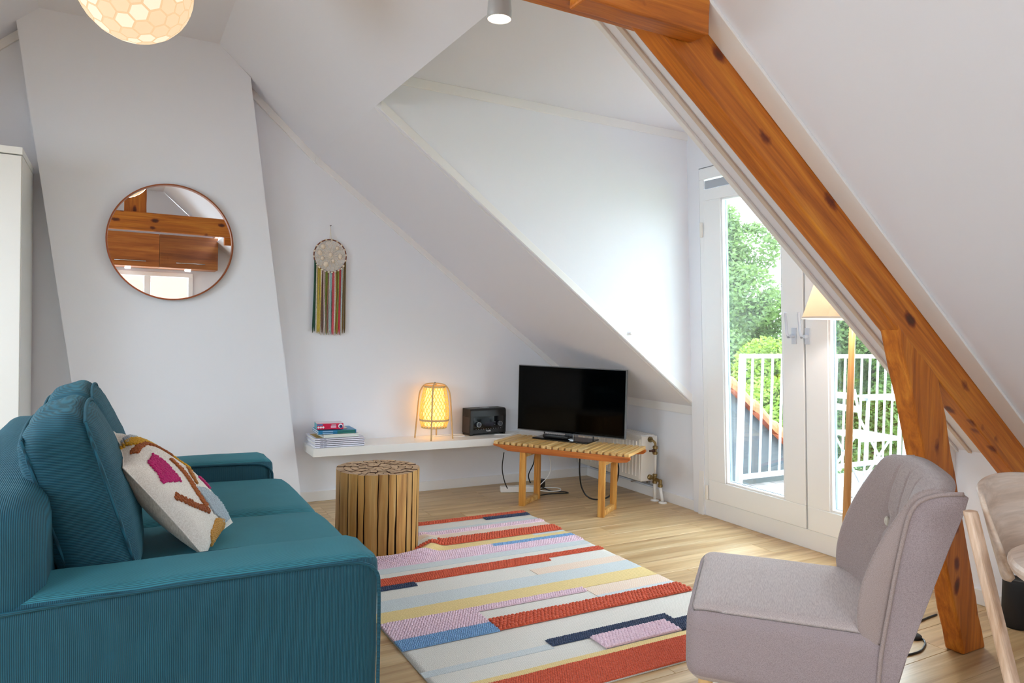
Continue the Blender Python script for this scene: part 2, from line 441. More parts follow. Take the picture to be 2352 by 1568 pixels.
trim(slopestrip(1.212, 3.6, YA + .03, YA + .036, .003))                                                                 # thin edge bead of the opening
trim(slopestrip(1.212, 3.6, YN - .022, YN, .014))
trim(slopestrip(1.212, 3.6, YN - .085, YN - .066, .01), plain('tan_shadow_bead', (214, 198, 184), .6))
trim(slopestrip(1.40, 3.6, 1.5, 1.577, .014, -.08)); trim(slopestrip(1.0, 1.40, 1.5, 1.577, .03, -.08))
trim(box(nb(), (3.56, 3.645, 0), (3.602, 3.69, .70)))                                                                  # upright at the corner of the dormer
# baseboards
def basebd(nm, a, b): return struct(nm, box(nb(), a, b), M_TRIM, None, .003)
basebd('baseboard_back', (1.125, YB - .014, 0), (3.6, YB, .072)); basebd('baseboard_back_left', (-3.4, YB - .014, 0), (-.12, YB, .072))
basebd('baseboard_right', (3.586, 3.69, 0), (3.6, YB - .014, .072)); basebd('baseboard_right_front', (3.586, YF, 0), (3.6, 1.96, .072))
basebd('baseboard_left', (-3.44, YF, 0), (-3.425, YB, .072))
# leaning chimney breast
struct('wall_chimney', prism(nb(), [(-.095, 0), (1.132, 0), (.752, 2.845), (.56, 3.02), (-.40, 3.02), (-.507, 2.923)], 1, 4.93, YB), M_WALL)
# small screw cap on the far cheek
k = build('screw_cap', lathe(nb(), [(0.0001, .012), (.009, .012), (.012, .006), (.012, 0)], (2.964, YA - .012, 1.241), 14, Matrix.Rotation(PI / 2, 4, 'X')), M_TRIM, None, smooth=True)
tag(k, 'small round white cap on the dormer cheek above the television', 'wall cap')

# ---------------------------------------------------------------- french door (leans inwards slightly, as in the photo)
door = bpy.data.objects.new('door_1', None); COL.objects.link(door); door.location = (3.583, 0, 0); door.rotation_euler = (0, -math.atan(LEAN), 0); door['kind'] = 'structure'
door['label'] = 'white double french door to the balcony'
# local x = depth (0 room face, + outside), y along wall, z up
bm = nb(); y0, y1 = 1.99, 3.64
box(bm, (-.002, y0, 0), (.11, y1, .115)); box(bm, (0, y0, 2.285), (.11, y1, 2.36)); box(bm, (0, y1 - .045, .115), (.11, y1, 2.285)); box(bm, (0, y0, .115), (.11, y0 + .035, 2.285))
build('door_frame', bm, M_PVC, door, bevel=.003)
bm = nb(); box(bm, (.005, y0 + .035, 2.22), (.03, y1 - .05, 2.275)); build('blind_cassette', bm, plain('grey_cassette', (176, 182, 190), .4), door, bevel=.003)
def sash(ya, yb, ga, gb, hy, hinge_y):
    zb, zt = .119, 2.215; gz0, gz1 = .257, 2.14
    bm = nb()
    box(bm, (-.012, ya, zb), (.05, yb, gz0)); box(bm, (-.012, ya, gz1), (.05, yb, zt)); box(bm, (-.012, gb, gz0), (.05, yb, gz1)); box(bm, (-.012, ya, gz0), (.05, ga, gz1))
    s = build('sash', bm, M_PVC, door, bevel=.004)
    bm = nb(); e = .014
    for (a, b) in (((-.006, ga - .001, gz0), (.02, ga + e, gz1)), ((-.006, gb - e, gz0), (.02, gb + .001, gz1)), ((-.006, ga, gz0), (.02, gb, gz0 + e)), ((-.006, ga, gz1 - e), (.02, gb, gz1))): box(bm, a, b)
    build('glazing_bead', bm, M_PVC, s, bevel=.003)
    bm = nb(); box(bm, (.018, ga, gz0), (.022, gb, gz1)); box(bm, (.036, ga, gz0), (.04, gb, gz1)); build('pane', bm, M_GLASS, s)
    bm = nb()
    for (a, b) in (((.0195, gb - e - .004, gz0 + e), (.035, gb - e, gz1 - e)), ((.0195, ga + e, gz0 + e), (.035, ga + e + .004, gz1 - e)), ((.0195, ga + e, gz0 + e), (.035, gb - e, gz0 + e + .004))): box(bm, a, b)
    build('spacer', bm, plain('grey_blue_spacer', (120, 140, 152), .3), s)
    if hinge_y:
        bm = nb(); box(bm, (-.03, hinge_y - .009, zb + .0), (-.012, hinge_y + .009, zb + .1)); box(bm, (-.03, hinge_y - .009, 1.9), (-.012, hinge_y + .009, 2.0)); build('hinge', bm, M_CREAM, s, bevel=.004)
    bm = nb(); box(bm, (-.022, hy - .016, 1.205), (-.012, hy + .016, 1.3))
    lathe(bm, [(.0001, 0), (.011, 0), (.011, .035), (.0001, .035)], (-.012, hy, 1.252), 12, Matrix.Rotation(-PI / 2, 4, 'Y'))
    tube(bm, smoothpath([(-.047, hy, 1.25), (-.052, hy + .012, 1.252), (-.052, hy + .022, 1.27), (-.052, hy + .027, 1.33), (-.055, hy + .03, 1.37), (-.06, hy + .024, 1.392)], 5), .0085, 8)
    build('handle', bm, plain('white_handle', (206, 213, 224), .3), s, bevel=.002)
    bm = nb(); lathe(bm, [(.0001, 0), (.006, 0), (.006, .012), (.0001, .012)], (-.053, hy + .006, 1.247), 10, Matrix.Rotation(-PI / 2, 4, 'Y')); build('key_cylinder', bm, M_CHROME, s)
sash(2.808, 3.592, 2.955, 3.44, 2.868, 3.604)
sash(2.03, 2.795, 2.165, 2.645, 2.775, None)
build('astragal', box(nb(), (.012, 2.785, .119), (.052, 2.818, 2.215)), plain('grey_seal', (150, 154, 158), .5), door)

# ---------------------------------------------------------------- kitchen window behind the camera (seen in the mirror)
kw = bpy.data.objects.new('window_1', None); COL.objects.link(kw); kw.location = (0, YF, 0); kw['kind'] = 'structure'; kw['label'] = 'white framed window above the kitchen'
bm = nb(); f = .06
for a, b in (((wx0, -.1, wz0), (wx1, .02, wz0 + f)), ((wx0, -.1, wz1 - f), (wx1, .02, wz1)), ((wx0, -.1, wz0 + f), (wx0 + f, .02, wz1 - f)), ((wx1 - f, -.1, wz0 + f), (wx1, .02, wz1 - f)), ((.34, -.1, wz0 + f), (.42, .01, wz1 - f))): box(bm, a, b)
build('window_frame', bm, M_PVC, kw, bevel=.004)
build('pane', box(nb(), (wx0 + f, -.05, wz0 + f), (.34, -.045, wz1 - f)), M_GLASS, kw); build('pane', box(nb(), (.42, -.05, wz0 + f), (wx1 - f, -.045, wz1 - f)), M_GLASS, kw)
build('window_sill', box(nb(), (wx0 - .04, -.02, wz0 - .03), (wx1 + .04, .12, wz0)), M_GLOSS, kw, bevel=.003)
# portals only guide the sampling of the sky light
area('door_portal', (3.8, 2.82, 1.2), (-1, 0, 0), 1.6, 2.3, portal=True)
area('kitchen_portal', ((wx0 + wx1) / 2, YF - .15, 1.45), (0, 1, 0), 1.55, .95, portal=True)
nrm = Vector((.719, 0, -1))
for a, b in sk: area('roof_portal', (mx(2.22) - .1, (a + b) / 2, P1(2.22) + .16), nrm, 1.5, 1.55, portal=True)

# ---------------------------------------------------------------- roof truss
tr = empty('roof_truss', 'honey-brown timber truss crossing the room beside the dormer', 'beam', (3.03, 1.61, 0))
RB = lambda x: 2.123 - (x - 1.288) * .714
def rough(bm, amp=.0035):
    bmesh.ops.subdivide_edges(bm, edges=[e for e in bm.edges if e.calc_length() > .12], cuts=14, use_grid_fill=True)
    for v in bm.verts:
        v.co += Vector((noise.noise(v.co * 9), noise.noise(v.co * 9 + Vector((7, 3, 1))), noise.noise(v.co * 9 + Vector((1, 9, 4))))) * amp
    return bm
def beamobj(name, length, hgt, dep, mat, p0, ang, parent, cut0=0, cut1=0, grain=0):
    """beam built along its own x axis so that the grain runs along it; p0 = lower front start (x,y,z); ang = rotation in the XZ plane"""
    bm = nb(); prism(bm, [(0, 0), (length, 0), (length + cut1, hgt), (cut0, hgt)], 1, 0, dep); rough(bm)
    o = build(name, bm, mat, parent, bevel=.006)
    m = Matrix.Translation(p0) @ Matrix.Rotation(-ang, 4, 'Y'); o.matrix_local = wm(parent).inverted() @ m
    return o
a_ = -math.atan(.714)
beamobj('rafter', 2.83, .135, .077, M_BEAM, (1.22, 1.578, RB(1.22)), a_, tr)
beamobj('rafter', 2.83, .135, .077, M_BEAM, (mx(1.22) - 2.30, 1.578, RB(1.22) - 2.30 * .714), -a_, tr, cut0=0)
beamobj('collar_beam', .42, .17, .075, M_BEAM, (1.021, 1.5, 2.083), 0, tr)
beamobj('collar_beam', 2.70, .184, .075, M_BEAM, (mx(1.40), 1.656, 2.152), 0, tr, cut0=.1, cut1=-.1)
beamobj('king_post', .68, .2, .075, M_BEAM, (.267, 1.579, 2.34), PI / 2, tr)
def post(q):
    pts = [(2.957, 0), (3.111, 0), (2.727, 1.10), (2.457, 1.305)]
    bm = nb(); prism(bm, [(q(x), z) for x, z in pts], 1, 1.577, 1.651); rough(bm, .004); build('post', bm, M_BEAMZ, tr, True, bevel=.008)
post(lambda x: x); post(mx)

# ================================================================ SOFA
sofa = empty('sofa', 'teal corduroy two-seat sofa with wide flat arms against the left side', 'sofa', (.1, 2.88, 0))
S0, S1 = 1.962, 3.80     # outer faces of the arms
def sb(name, c, h, r, bulge, mat, n=14, rot=None, wr=.004, parent=sofa, world=True):
    bm = nb(); softbox(bm, (0, 0, 0), h, r, bulge, n, None, wr)
    m = Matrix.Translation(c)
    if rot: m = m @ rot
    bm.transform(m); return build(name, bm, mat, parent, world, smooth=True)
def armpart(y0, y1, outer):
    bm = nb(); softbox(bm, (0, 0, 0), (.48, (y1 - y0) / 2, .275), .038, (0, 0, .006), 18, None, .0025)
    bm.transform(Matrix.Translation((.197, (y0 + y1) / 2, .325)))
    for f in bm.faces:
        f.smooth = True
        n = f.normal; n.normalize()
    bmesh.ops.recalc_face_normals(bm, faces=bm.faces)
    bm.normal_update()
    for f in bm.faces: f.material_index = 0 if f.normal.z > .6 else (1 if abs(f.normal.y) > .5 else 2)  # upward arm faces get the lighter, lit copy
    bm.transform(wm(sofa).inverted())
    me = bpy.data.meshes.new('arm'); bm.to_mesh(me); bm.free()
    for m_ in (M_CORDYL, M_CORDX, M_CORDY): me.materials.append(m_)
    o = bpy.data.objects.new('arm', me); COL.objects.link(o); o.parent = sofa
    for (yy, q) in ((y0, -1), (y1, 1)):
        pts = [(-.27, yy, .572), (0, yy, .584), (.3, yy, .588), (.56, yy, .584), (.63, yy, .574), (.664, yy, .545), (.672, yy, .49), (.674, yy, .3), (.674, yy, .07)]
        b2 = tube(nb(), smoothpath([(p[0], p[1] + q * (.0), p[2]) for p in pts], 6), .0055, 8)
        build('piping', b2, M_CORDZ, o, True, smooth=True)
    return o
armpart(S0, 2.205, -1); armpart(3.545, S1, 1)
sb('base', (.17, 2.875, .2), (.47, .69, .15), .03, (.0, 0, 0), M_CORDY)
sb('back_frame', (-.275, (S0 + S1) / 2, .44), (.135, (S1 - S0) / 2 - .004, .385), .07, (.01, 0, .01), M_CORDX, 16)
for i, y in enumerate((2.54, 3.21)):
    c = sb('seat_cushion', (.36, y, .43), (.375, .333, .085), .055, (.0, .0, .022), M_CORDYL, 18, None, .006)
    y0_, y1_ = y - .322, y + .322
    pts = [(.02, y0_, .49), (.4, y0_, .495), (.68, y0_, .488), (.725, y0_ + .01, .46), (.73, y0_ + .06, .455), (.733, y, .46), (.73, y1_ - .06, .455), (.725, y1_ - .01, .46), (.68, y1_, .488), (.4, y1_, .495), (.02, y1_, .49)]
    build('piping', tube(nb(), smoothpath(pts, 4), .004, 6), M_CORDY, c, True, smooth=True)
    ry = Matrix.Rotation(math.radians(-17), 4, 'Y')
    c = sb('back_cushion', (-.075, y, .735), (.085, .332, .255), .06, (.045, .0, .02), M_CORDZ if True else 0, 18, ry, .014)
    for xs in (-.071, .079):
        pts = []
        for (yy, zz) in ((-.306, -.2), (-.318, 0), (-.308, .196), (-.272, .231), (0, .246), (.272, .231), (.308, .196), (.318, 0), (.306, -.2)):
            pts.append(Matrix.Translation((-.075, y, .735)) @ ry @ Vector((xs, yy, zz)))
        build('piping', tube(nb(), smoothpath(pts, 5), .0055, 7), M_CORDY, c, True, smooth=True)
for (x, y) in ((-.3, 2.06), (.6, 2.06), (-.3, 3.7), (.6, 3.7)):
    build('leg', lathe(nb(), [(.0001, 0), (.02, 0), (.026, .055), (.0001, .055)], (x, y, 0), 14), M_BLACK, sofa, True)

# ---------------------------------------------------------------- tufted cushion on the sofa
cu = empty('cushion', 'cream cushion with tufted pink, rust and yellow shapes leaning on the sofa back', 'cushion', (.15, 2.52, .51))
CN = [Vector(c) for c in ((.026, 2.36, .82), (0., 2.78, .87), (.25, 2.36, .53), (.38, 2.72, .53))]
def csurf(s, t, side=1, off=0):
    P = (1 - t) * ((1 - s) * CN[0] + s * CN[1]) + t * ((1 - s) * CN[2] + s * CN[3])
    du = (1 - t) * (CN[1] - CN[0]) + t * (CN[3] - CN[2]); dv = (1 - s) * (CN[2] - CN[0]) + s * (CN[3] - CN[1])
    n = dv.cross(du).normalized()
    if n.x < 0: n = -n
    e = max(0, (1 - (2 * s - 1) ** 2)) * max(0, (1 - (2 * t - 1) ** 2))
    # pull edges in between the corners
    q = Vector(P); c_ = sum(CN, Vector()) / 4
    ed = ((2 * s - 1) ** 2 * (1 - (2 * t - 1) ** 2) + (2 * t - 1) ** 2 * (1 - (2 * s - 1) ** 2))
    q += (c_ - q) * .07 * ed
    b = .088 * e ** .45 * (1 if side > 0 else .75)
    return q + n * (side * b + off) + n * noise.noise(q * 11) * .004 * e
def cgrid(side, n=30):
    bm = nb(); g = [[bm.verts.new(csurf(i / n, j / n, side)) for j in range(n + 1)] for i in range(n + 1)]
    for i in range(n):
        for j in range(n): bm.faces.new((g[i][j], g[i + 1][j], g[i + 1][j + 1], g[i][j + 1]))
    return bm
build('cover_front', cgrid(1), M_CANVAS, cu, True, smooth=True); build('cover_back', cgrid(-1), M_LINEN, cu, True, smooth=True)
E_ = [(0, t / 20) for t in range(21)] + [(s / 20, 1) for s in range(1, 21)] + [(1, 1 - t / 20) for t in range(1, 21)] + [(1 - s / 20, 0) for s in range(1, 20)]
ep = [csurf(s, t) for s, t in E_]; ep.append(ep[0]); build('seam', tube(nb(), ep, .0022, 6), M_CANVAS, cu, True, smooth=True)
def tuft(name, label, poly, rgb, r=.0046, step=.0062, h=.003):
    """filled patch of yarn tufts inside polygon poly given in cushion st coordinates"""
    bm = nb(); W, H = .42, .42
    xs = [p[0] for p in poly]; ys = [p[1] for p in poly]
    def inside(x, y):
        c = False
        for i in range(len(poly)):
            (x1, y1), (x2, y2) = poly[i], poly[i - 1]
            if (y1 > y) != (y2 > y) and x < (x2 - x1) * (y - y1) / (y2 - y1) + x1: c = not c
        return c
    sx, sy = step / W, step / H; x = min(xs); i = 0
    while x < max(xs):
        y = min(ys) + (i % 2) * sy / 2
        while y < max(ys):
            if inside(x, y): blob(bm, csurf(min(.999, max(0, x)), min(.999, max(0, y)), 1, h * random.uniform(.5, 1)), r * random.uniform(.85, 1.2), 1)
            y += sy
        x += sx; i += 1
    o = build(name, bm, yarn(name + '_yarn', rgb, 500, .6), cu, True, smooth=True); o['label'] = label; o['kind'] = 'stuff'
def ribbon(pts, w):
    P = smoothpath([(a, b, 0) for a, b in pts], 4); Lf, Rg = [], []
    for i, p in enumerate(P):
        t = (P[min(i + 1, len(P) - 1)] - P[max(0, i - 1)]).normalized(); n = Vector((-t.y, t.x, 0)) * w / 2
        Lf.append((p.x + n.x, p.y + n.y)); Rg.append((p.x - n.x, p.y - n.y))
    return Lf + Rg[::-1]
tuft('tufted_diamond', 'magenta tufted diamond', [(.16, .12), (.36, .15), (.23, .43), (.06, .30)], (214, 22, 124))
tuft('tufted_arc', 'rust tufted arc', ribbon([(.30, .03), (.44, .05), (.60, .12), (.70, .24), (.73, .34)], .045), (176, 92, 30))
tuft('tufted_band', 'yellow tufted band', ribbon([(.55, .02), (.70, .08), (.84, .22), (.84, .40), (.78, .5)], .10), (236, 180, 30), .005)
tuft('tufted_line', 'rust tufted line', ribbon([(.47, .30), (.40, .42), (.30, .58), (.25, .76)], .05), (184, 100, 34))
tuft('tufted_line', 'rust tufted line', ribbon([(.06, .44), (.10, .55), (.16, .66), (.26, .77)], .045), (170, 88, 34))
tuft('tufted_line', 'rust tufted hook', ribbon([(.60, .46), (.50, .50), (.41, .55)], .035), (200, 130, 56))
tuft('tufted_patch', 'pale blue tufted patch', [(.33, .55), (.46, .62), (.66, .80), (.80, .97), (.5, .96), (.33, .82)], (196, 212, 222), .005)
tuft('tufted_patch', 'magenta tufted spot', [(.6, .56), (.7, .6), (.72, .7), (.64, .68)], (206, 30, 120))
tuft('tufted_patch', 'ochre tufted patch', [(.14, .90), (.30, .86), (.55, .93), (.6, .999), (.12, .999)], (222, 164, 74), .005)
tuft('tufted_line', 'pale blue tufted line', ribbon([(.62, .0), (.8, .04), (.92, .1)], .04), (196, 208, 218))

# ================================================================ RUG
rug = empty('rug', 'striped wool rug in brick red, cream, yellow, pale blue and lilac', 'rug', (1.717, 3.12, 0))
ST = Vector((1.312, 3.885)); SR = .232
def rz(x, y):
    r = (Vector((x, y)) - ST).length
    a = math.atan2(y - ST.y, x - ST.x)
    k = max(0, math.cos(a + 1.15)) ** .5 if math.cos(a + 1.15) > 0 else 0
    return .032 * math.exp(-((r - .31) / .045) ** 2) * k + .001 * noise.noise(Vector((x * 5, y * 5, 0)))
def sheet(bm, x0, x1, y0, y1, z, th=.004, step=.03, edge=True):
    nx, ny = max(1, round((x1 - x0) / step)), max(1, round((y1 - y0) / step))
    def P(i, j, t):
        x, y = x0 + (x1 - x0) * i / nx, y0 + (y1 - y0) * j / ny
        ww = .004 * noise.noise(Vector((x * 3, y * 3, 5)))
        return Vector((x + (ww if i in (0, nx) else 0), y, rz(x, y) + z + t))
    T = [[bm.verts.new(P(i, j, 0)) for j in range(ny + 1)] for i in range(nx + 1)]
    Bt = [[bm.verts.new(P(i, j, -th)) for j in range(ny + 1)] for i in range(nx + 1)]
    for i in range(nx):
        for j in range(ny):
            bm.faces.new((T[i][j], T[i + 1][j], T[i + 1][j + 1], T[i][j + 1])); bm.faces.new((Bt[i][j], Bt[i][j + 1], Bt[i + 1][j + 1], Bt[i + 1][j]))
    for i in range(nx):
        bm.faces.new((T[i][0], Bt[i][0], Bt[i + 1][0], T[i + 1][0])); bm.faces.new((T[i][ny], T[i + 1][ny], Bt[i + 1][ny], Bt[i][ny]))
    for j in range(ny):
        bm.faces.new((T[0][j], T[0][j + 1], Bt[0][j + 1], Bt[0][j])); bm.faces.new((T[nx][j], Bt[nx][j], Bt[nx][j + 1], T[nx][j + 1]))
    return bm
RX0, RX1 = .975, 2.46
build('backing', sheet(nb(), RX0, RX1, 2.025, 4.222, .0045, .004), Y['cream'], rug, True, smooth=True)
LOOP = bmesh.new(); bmesh.ops.create_icosphere(LOOP, subdivisions=1, radius=1)
LV = [v.co.copy() for v in LOOP.verts]; LF = [[v.index for v in f.verts] for f in LOOP.faces]; LOOP.free()
def strip(name, key, x0, x1, y0, y1, loops=0, lift=.0):
    z = .0095 + lift
    s = build('stripe', sheet(nb(), x0, x1, y0, y1, z - (.003 if not loops else 0), .0035), Y[key], rug, True)
    s['label'] = name
    if loops:
        vs_, fs = [], []
        nx = max(1, round((x1 - x0) / loops)); ny = max(1, round((y1 - y0) / (loops * .9)))
        inv = wm(rug).inverted()
        for j in range(ny):
            for i in range(nx):
                x = x0 + (i + .5 + (.22 if j % 2 else -.22)) * (x1 - x0) / nx + random.uniform(-.08, .08) * loops; y = y0 + (j + .5) * (y1 - y0) / ny + random.uniform(-.08, .08) * loops
                rr = loops * .56 * random.uniform(.9, 1.12)
                if (Vector((x, y)) - ST).length < SR + .006: continue
                b0 = len(vs_); a = random.random() * 6
                ca, sa = math.cos(a), math.sin(a)
                for v in LV:
                    vs_.append(inv @ Vector((x + (v.x * ca - v.y * sa) * rr, y + (v.x * sa + v.y * ca) * rr * .92, rz(x, y) + z + .15 * rr + v.z * rr * .75)))
                fs += [[b0 + k for k in f] for f in LF]
        me = bpy.data.meshes.new('yarn_loops'); me.from_pydata(vs_, [], fs)
        for p in me.polygons: p.use_smooth = True
        me.materials.append(Y[key]); o = bpy.data.objects.new('yarn_loops', me); COL.objects.link(o); o.parent = s; o['kind'] = 'stuff'
    return s
R = strip
R('brick red end stripe', 'red', RX0, RX1, 4.165, 4.222, .012); R('navy block', 'navy', 2.127, RX1, 4.118, 4.165, .011)
R('pale blue stripe', 'lb', RX0, RX1, 3.99, 4.05); R('lilac stripe', 'pink', RX0, RX1, 3.935, 3.99, .012)
R('peach stripe', 'peach', RX0, RX1, 3.87, 3.935)
R('brick red knotted stripe', 'red', 1.662, RX1, 3.722, 3.835, .017, .002); R('brick red knotted row', 'red', 1.25, 1.66, 3.722, 3.765, .017, .002)
R('pale blue block', 'lb', 2.237, RX1, 3.69, 3.72); R('butter yellow stripe', 'yel', RX0, 2.237, 3.63, 3.72); R('butter yellow stripe', 'yel', 2.237, RX1, 3.63, 3.69)
R('sky blue block', 'blue', 1.906, RX1, 3.58, 3.63, .009); R('lilac stripe', 'pink', RX0, 1.906, 3.49, 3.63, .0115); R('lilac stripe', 'pink', 1.906, RX1, 3.49, 3.58, .0115)
R('pale blue stripe', 'lb', RX0, RX1, 3.42, 3.49)
R('brick red stripe', 'red', 2.077, RX1, 3.29, 3.345, .0095); R('brick red stripe', 'red', RX0, 2.077, 3.245, 3.345, .0095)
R('navy block', 'navy', RX0, 1.288, 3.198, 3.245, .0095)
R('peach block', 'peach', 1.895, RX1, 3.082, 3.168); R('pale blue stripe', 'lb', RX0, RX1, 2.955, 3.082); R('butter yellow stripe', 'yel', RX0, RX1, 2.832, 2.955)
R('lilac block', 'pink', RX0, 1.402, 2.655, 2.832, .0125, .001); R('lilac narrow stripe', 'pink', 1.402, 1.99, 2.785, 2.832, .0125, .001)
R('peach block', 'peach', 2.0, RX1, 2.725, 2.828); R('pale blue block', 'lb', 2.0, RX1, 2.68, 2.725)
R('sky blue block', 'blue', RX0, 1.402, 2.565, 2.655, .0095, .001); R('brick red knotted stripe', 'red', 1.404, RX1, 2.57, 2.68, .0185, .002)
R('pale blue thin stripe', 'lb', RX0, 1.522, 2.337, 2.378); R('navy bar', 'navy', 1.523, 2.14, 2.352, 2.408, .0105); R('navy block', 'navy', 2.09, RX1, 2.24, 2.345, .0105)
R('lilac block', 'pink', 1.70, 2.088, 2.24, 2.352, .0165, .002); R('butter yellow stripe', 'yel', RX0, RX1, 2.196, 2.236)
R('brick red end block', 'red', RX0, RX1, 2.025, 2.194, .010, .001)

# ================================================================ LOG STOOL
stool = empty('log_stool', 'round stool made of a bundle of sawn wooden sticks standing on the rug', 'stool', (ST.x, ST.y, 0))
def log(r0, r1, a0, a1, outer):
    bm = nb(); H = .452 + random.uniform(-.003, .003); nz = 6; gap = .0022 if outer else .0008; rings = []
    jit = [random.uniform(-.009, .009) for _ in range(nz + 1)]; jit2 = [random.uniform(-.012, .012) for _ in range(nz + 1)]
    k = 12; wb = random.random() * 1.3
    for iz in range(nz + 1):
        z = .012 + (H - .012) * iz / nz; ring = []
        A0 = a0 + gap / max(r1, .02) + (jit[iz] * .8 + .016 * wb * (nz - iz) / nz if outer else 0); A1 = a1 - gap / max(r1, .02) + (jit2[iz] * .8 - .016 * wb * (nz - iz) / nz if outer else 0)
        for q in range(k):
            t = 2 * PI * (q + .5) / k
            u = math.copysign(min(1, abs(math.cos(t)) * 1.18) ** .5, math.cos(t)); v = math.copysign(min(1, abs(math.sin(t)) * 1.18) ** .5, math.sin(t))
            a = (A0 + A1) / 2 + (A1 - A0) / 2 * u * (1 - (.14 if not outer else .0) * (v < 0) * abs(v)); r = (r0 + r1) / 2 + ((r1 - r0) / 2 - .0006) * v
            if outer and v > .5: r = r1
            ring.append(bm.verts.new((r * math.cos(a), r * math.sin(a), z)))
        rings.append(ring)
    for i, (A, B_) in enumerate(zip(rings, rings[1:])):
        for q in range(k):
            t = 2 * PI * (q + 1) / k
            f = bm.faces.new((A[q], A[(q + 1) % k], B_[(q + 1) % k], B_[q])); f.material_index = 0 if (outer and math.sin(t) > .3) else 1
    f = bm.faces.new(rings[-1]); f.material_index = 2; f = bm.faces.new(rings[0][::-1]); f.material_index = 2
    build('log', bm, (M_LOG, M_BARK, M_LOGEND), stool)
R_ = SR
for (ra, rb, n, outer) in ((.192, R_, 25, True), (.153, .191, 24, False), (.114, .152, 18, False), (.075, .113, 12, False), (.03, .074, 7, False)):
    ws = [random.uniform(.7, 1.35) for _ in range(n)]; tot = sum(ws); a = random.random()
    for w_ in ws:
        da = 2 * PI * w_ / tot; log(ra + random.uniform(-.002, .002), rb, a, a + da, outer); a += da
build('log', lathe(nb(), [(.0001, .012), (.028, .012), (.028, .45), (.0001, .451)], (0, 0, 0), 12), M_LOGEND, stool)

# ================================================================ FLOATING SHELF, RADIO, LAMP, BOOKS
shelf = build('floating_shelf', box(nb(), (1.163, 4.77, .368), (2.9, YB, .424)), M_GLOSS, None, bevel=.002)
tag(shelf, 'long white floating shelf on the gable wall', 'shelf')
SZ = .424
def bookbox(name, label, cat, x0, x1, y0, y1, z0, z1, cover, pages=(238, 236, 230), rz_=0, group=None, spine='front'):
    c = ((x0 + x1) / 2, (y0 + y1) / 2)
    t = empty(name, label, cat, (c[0], c[1], z0), rz_, group); hx, hy, h = (x1 - x0) / 2, (y1 - y0) / 2, z1 - z0; th = min(.0018, h * .2)
    bm = nb(); box(bm, (-hx, -hy, 0), (hx, hy, th)); box(bm, (-hx, -hy, h - th), (hx, hy, h)); box(bm, (-hx, -hy, 0), (hx, -hy + .002, h)) if spine == 'front' else box(bm, (hx - .002, -hy, 0), (hx, hy, h))
    build('cover', bm, plain(name + '_cover', cover, .35), t); build('pages', box(nb(), (-hx + .003, -hy + .002, th), (hx - .003, hy - .003, h - th)), plain(name + '_pages', pages, .8), t)
    return t
def text(txt, size, parent, loc, rot, mat, name='lettering', ext=.0004):
    cu_ = bpy.data.curves.new(name, 'FONT'); cu_.body = txt; cu_.size = size; cu_.extrude = ext; cu_.align_x = 'CENTER'; cu_.align_y = 'CENTER'; cu_.resolution_u = 2
    o = bpy.data.objects.new(name, cu_); COL.objects.link(o); dg = bpy.context.evaluated_depsgraph_get(); me = bpy.data.meshes.new_from_object(o.evaluated_get(dg))
    bpy.data.objects.remove(o); me.materials.append(mat); o = bpy.data.objects.new(name, me); COL.objects.link(o); o.parent = parent; o.location = loc; o.rotation_euler = rot; return o
M_INK = plain('pale_ink', (150, 154, 176), .6)
z = SZ
for i in range(5):
    h = .0128; dx = random.uniform(-.003, .003)
    t = bookbox('magazine', ['lowest', 'second lowest', 'middle', 'second from top', 'topmost'][i] + ' of the five white-spined volumes at the bottom of the shelf pile', 'book', 1.178 + dx, 1.515 + dx, 4.795, 5.05, z, z + h - .0004, (232, 232, 246), group='white-spined volumes on the shelf')
    build('spine_mark', box(nb(), (-.135, -.1288, .004), (-.115, -.1275, .0075)), M_INK, t); build('spine_mark', box(nb(), (-.11, -.1288, .004), (-.092, -.1275, .0075)), M_INK, t)
    if i == 4: build('cover_picture', box(nb(), (-.15, -.10, h), (-.06, .1, h + .0004)), plain('ochre_print', (196, 160, 84), .5), t)
    z += h
bookbox('book', 'thick cream paperback lying above the white-spined volumes', 'book', 1.235, 1.475, 4.80, 4.98, z, z + .024, (226, 232, 226), (236, 234, 226), math.radians(2)); z += .0245
b1 = bookbox('book', 'lower of the two blue and green softcovers on the shelf pile', 'book', 1.205, 1.462, 4.805, 5.0, z, z + .012, (40, 130, 180), rz_=math.radians(-2)); z += .0125
b2 = bookbox('book', 'upper of the two blue and green softcovers on the shelf pile', 'book', 1.205, 1.462, 4.803, 5.0, z, z + .012, (50, 140, 190), rz_=math.radians(-2)); z += .0125
for b_ in (b1, b2):
    build('spine_panel', box(nb(), (.0, -.1005, .001), (.122, -.0985, .011)), plain('green_print', (40, 120, 110), .5), b_); build('spine_panel', box(nb(), (-.1, -.1005, .003), (-.03, -.0985, .009)), plain('pale_print', (150, 190, 225), .5), b_)
bookbox('leaflet', 'small greyish leaflet under the right end of the red game box', 'leaflet', 1.30, 1.42, 4.86, 5.02, z, z + .004, (208, 204, 196), rz_=math.radians(-6)); z += .0045
gb = empty('game_box', 'small red and turquoise children game box on top of the shelf pile', 'box', (1.292, 4.885, z), math.radians(-6)); hx, hy, h = .088, .06, .04
build('box_body', box(nb(), (-hx, -hy, 0), (hx, hy, h)), plain('game_red', (214, 24, 74), .35), gb, bevel=.001)
build('box_end', box(nb(), (-hx - .0006, -hy, .001), (-hx + .001, hy, h - .001)), plain('game_turquoise', (90, 180, 190), .4), gb)
build('box_top', box(nb(), (-hx, -hy, h), (hx, hy, h + .0008)), plain('game_top', (226, 214, 222), .3), gb)
build('badge', box(nb(), (-hx + .001, -hy - .0006, .027), (-.05, -hy + .001, .036)), plain('game_blue', (60, 130, 190), .4), gb)
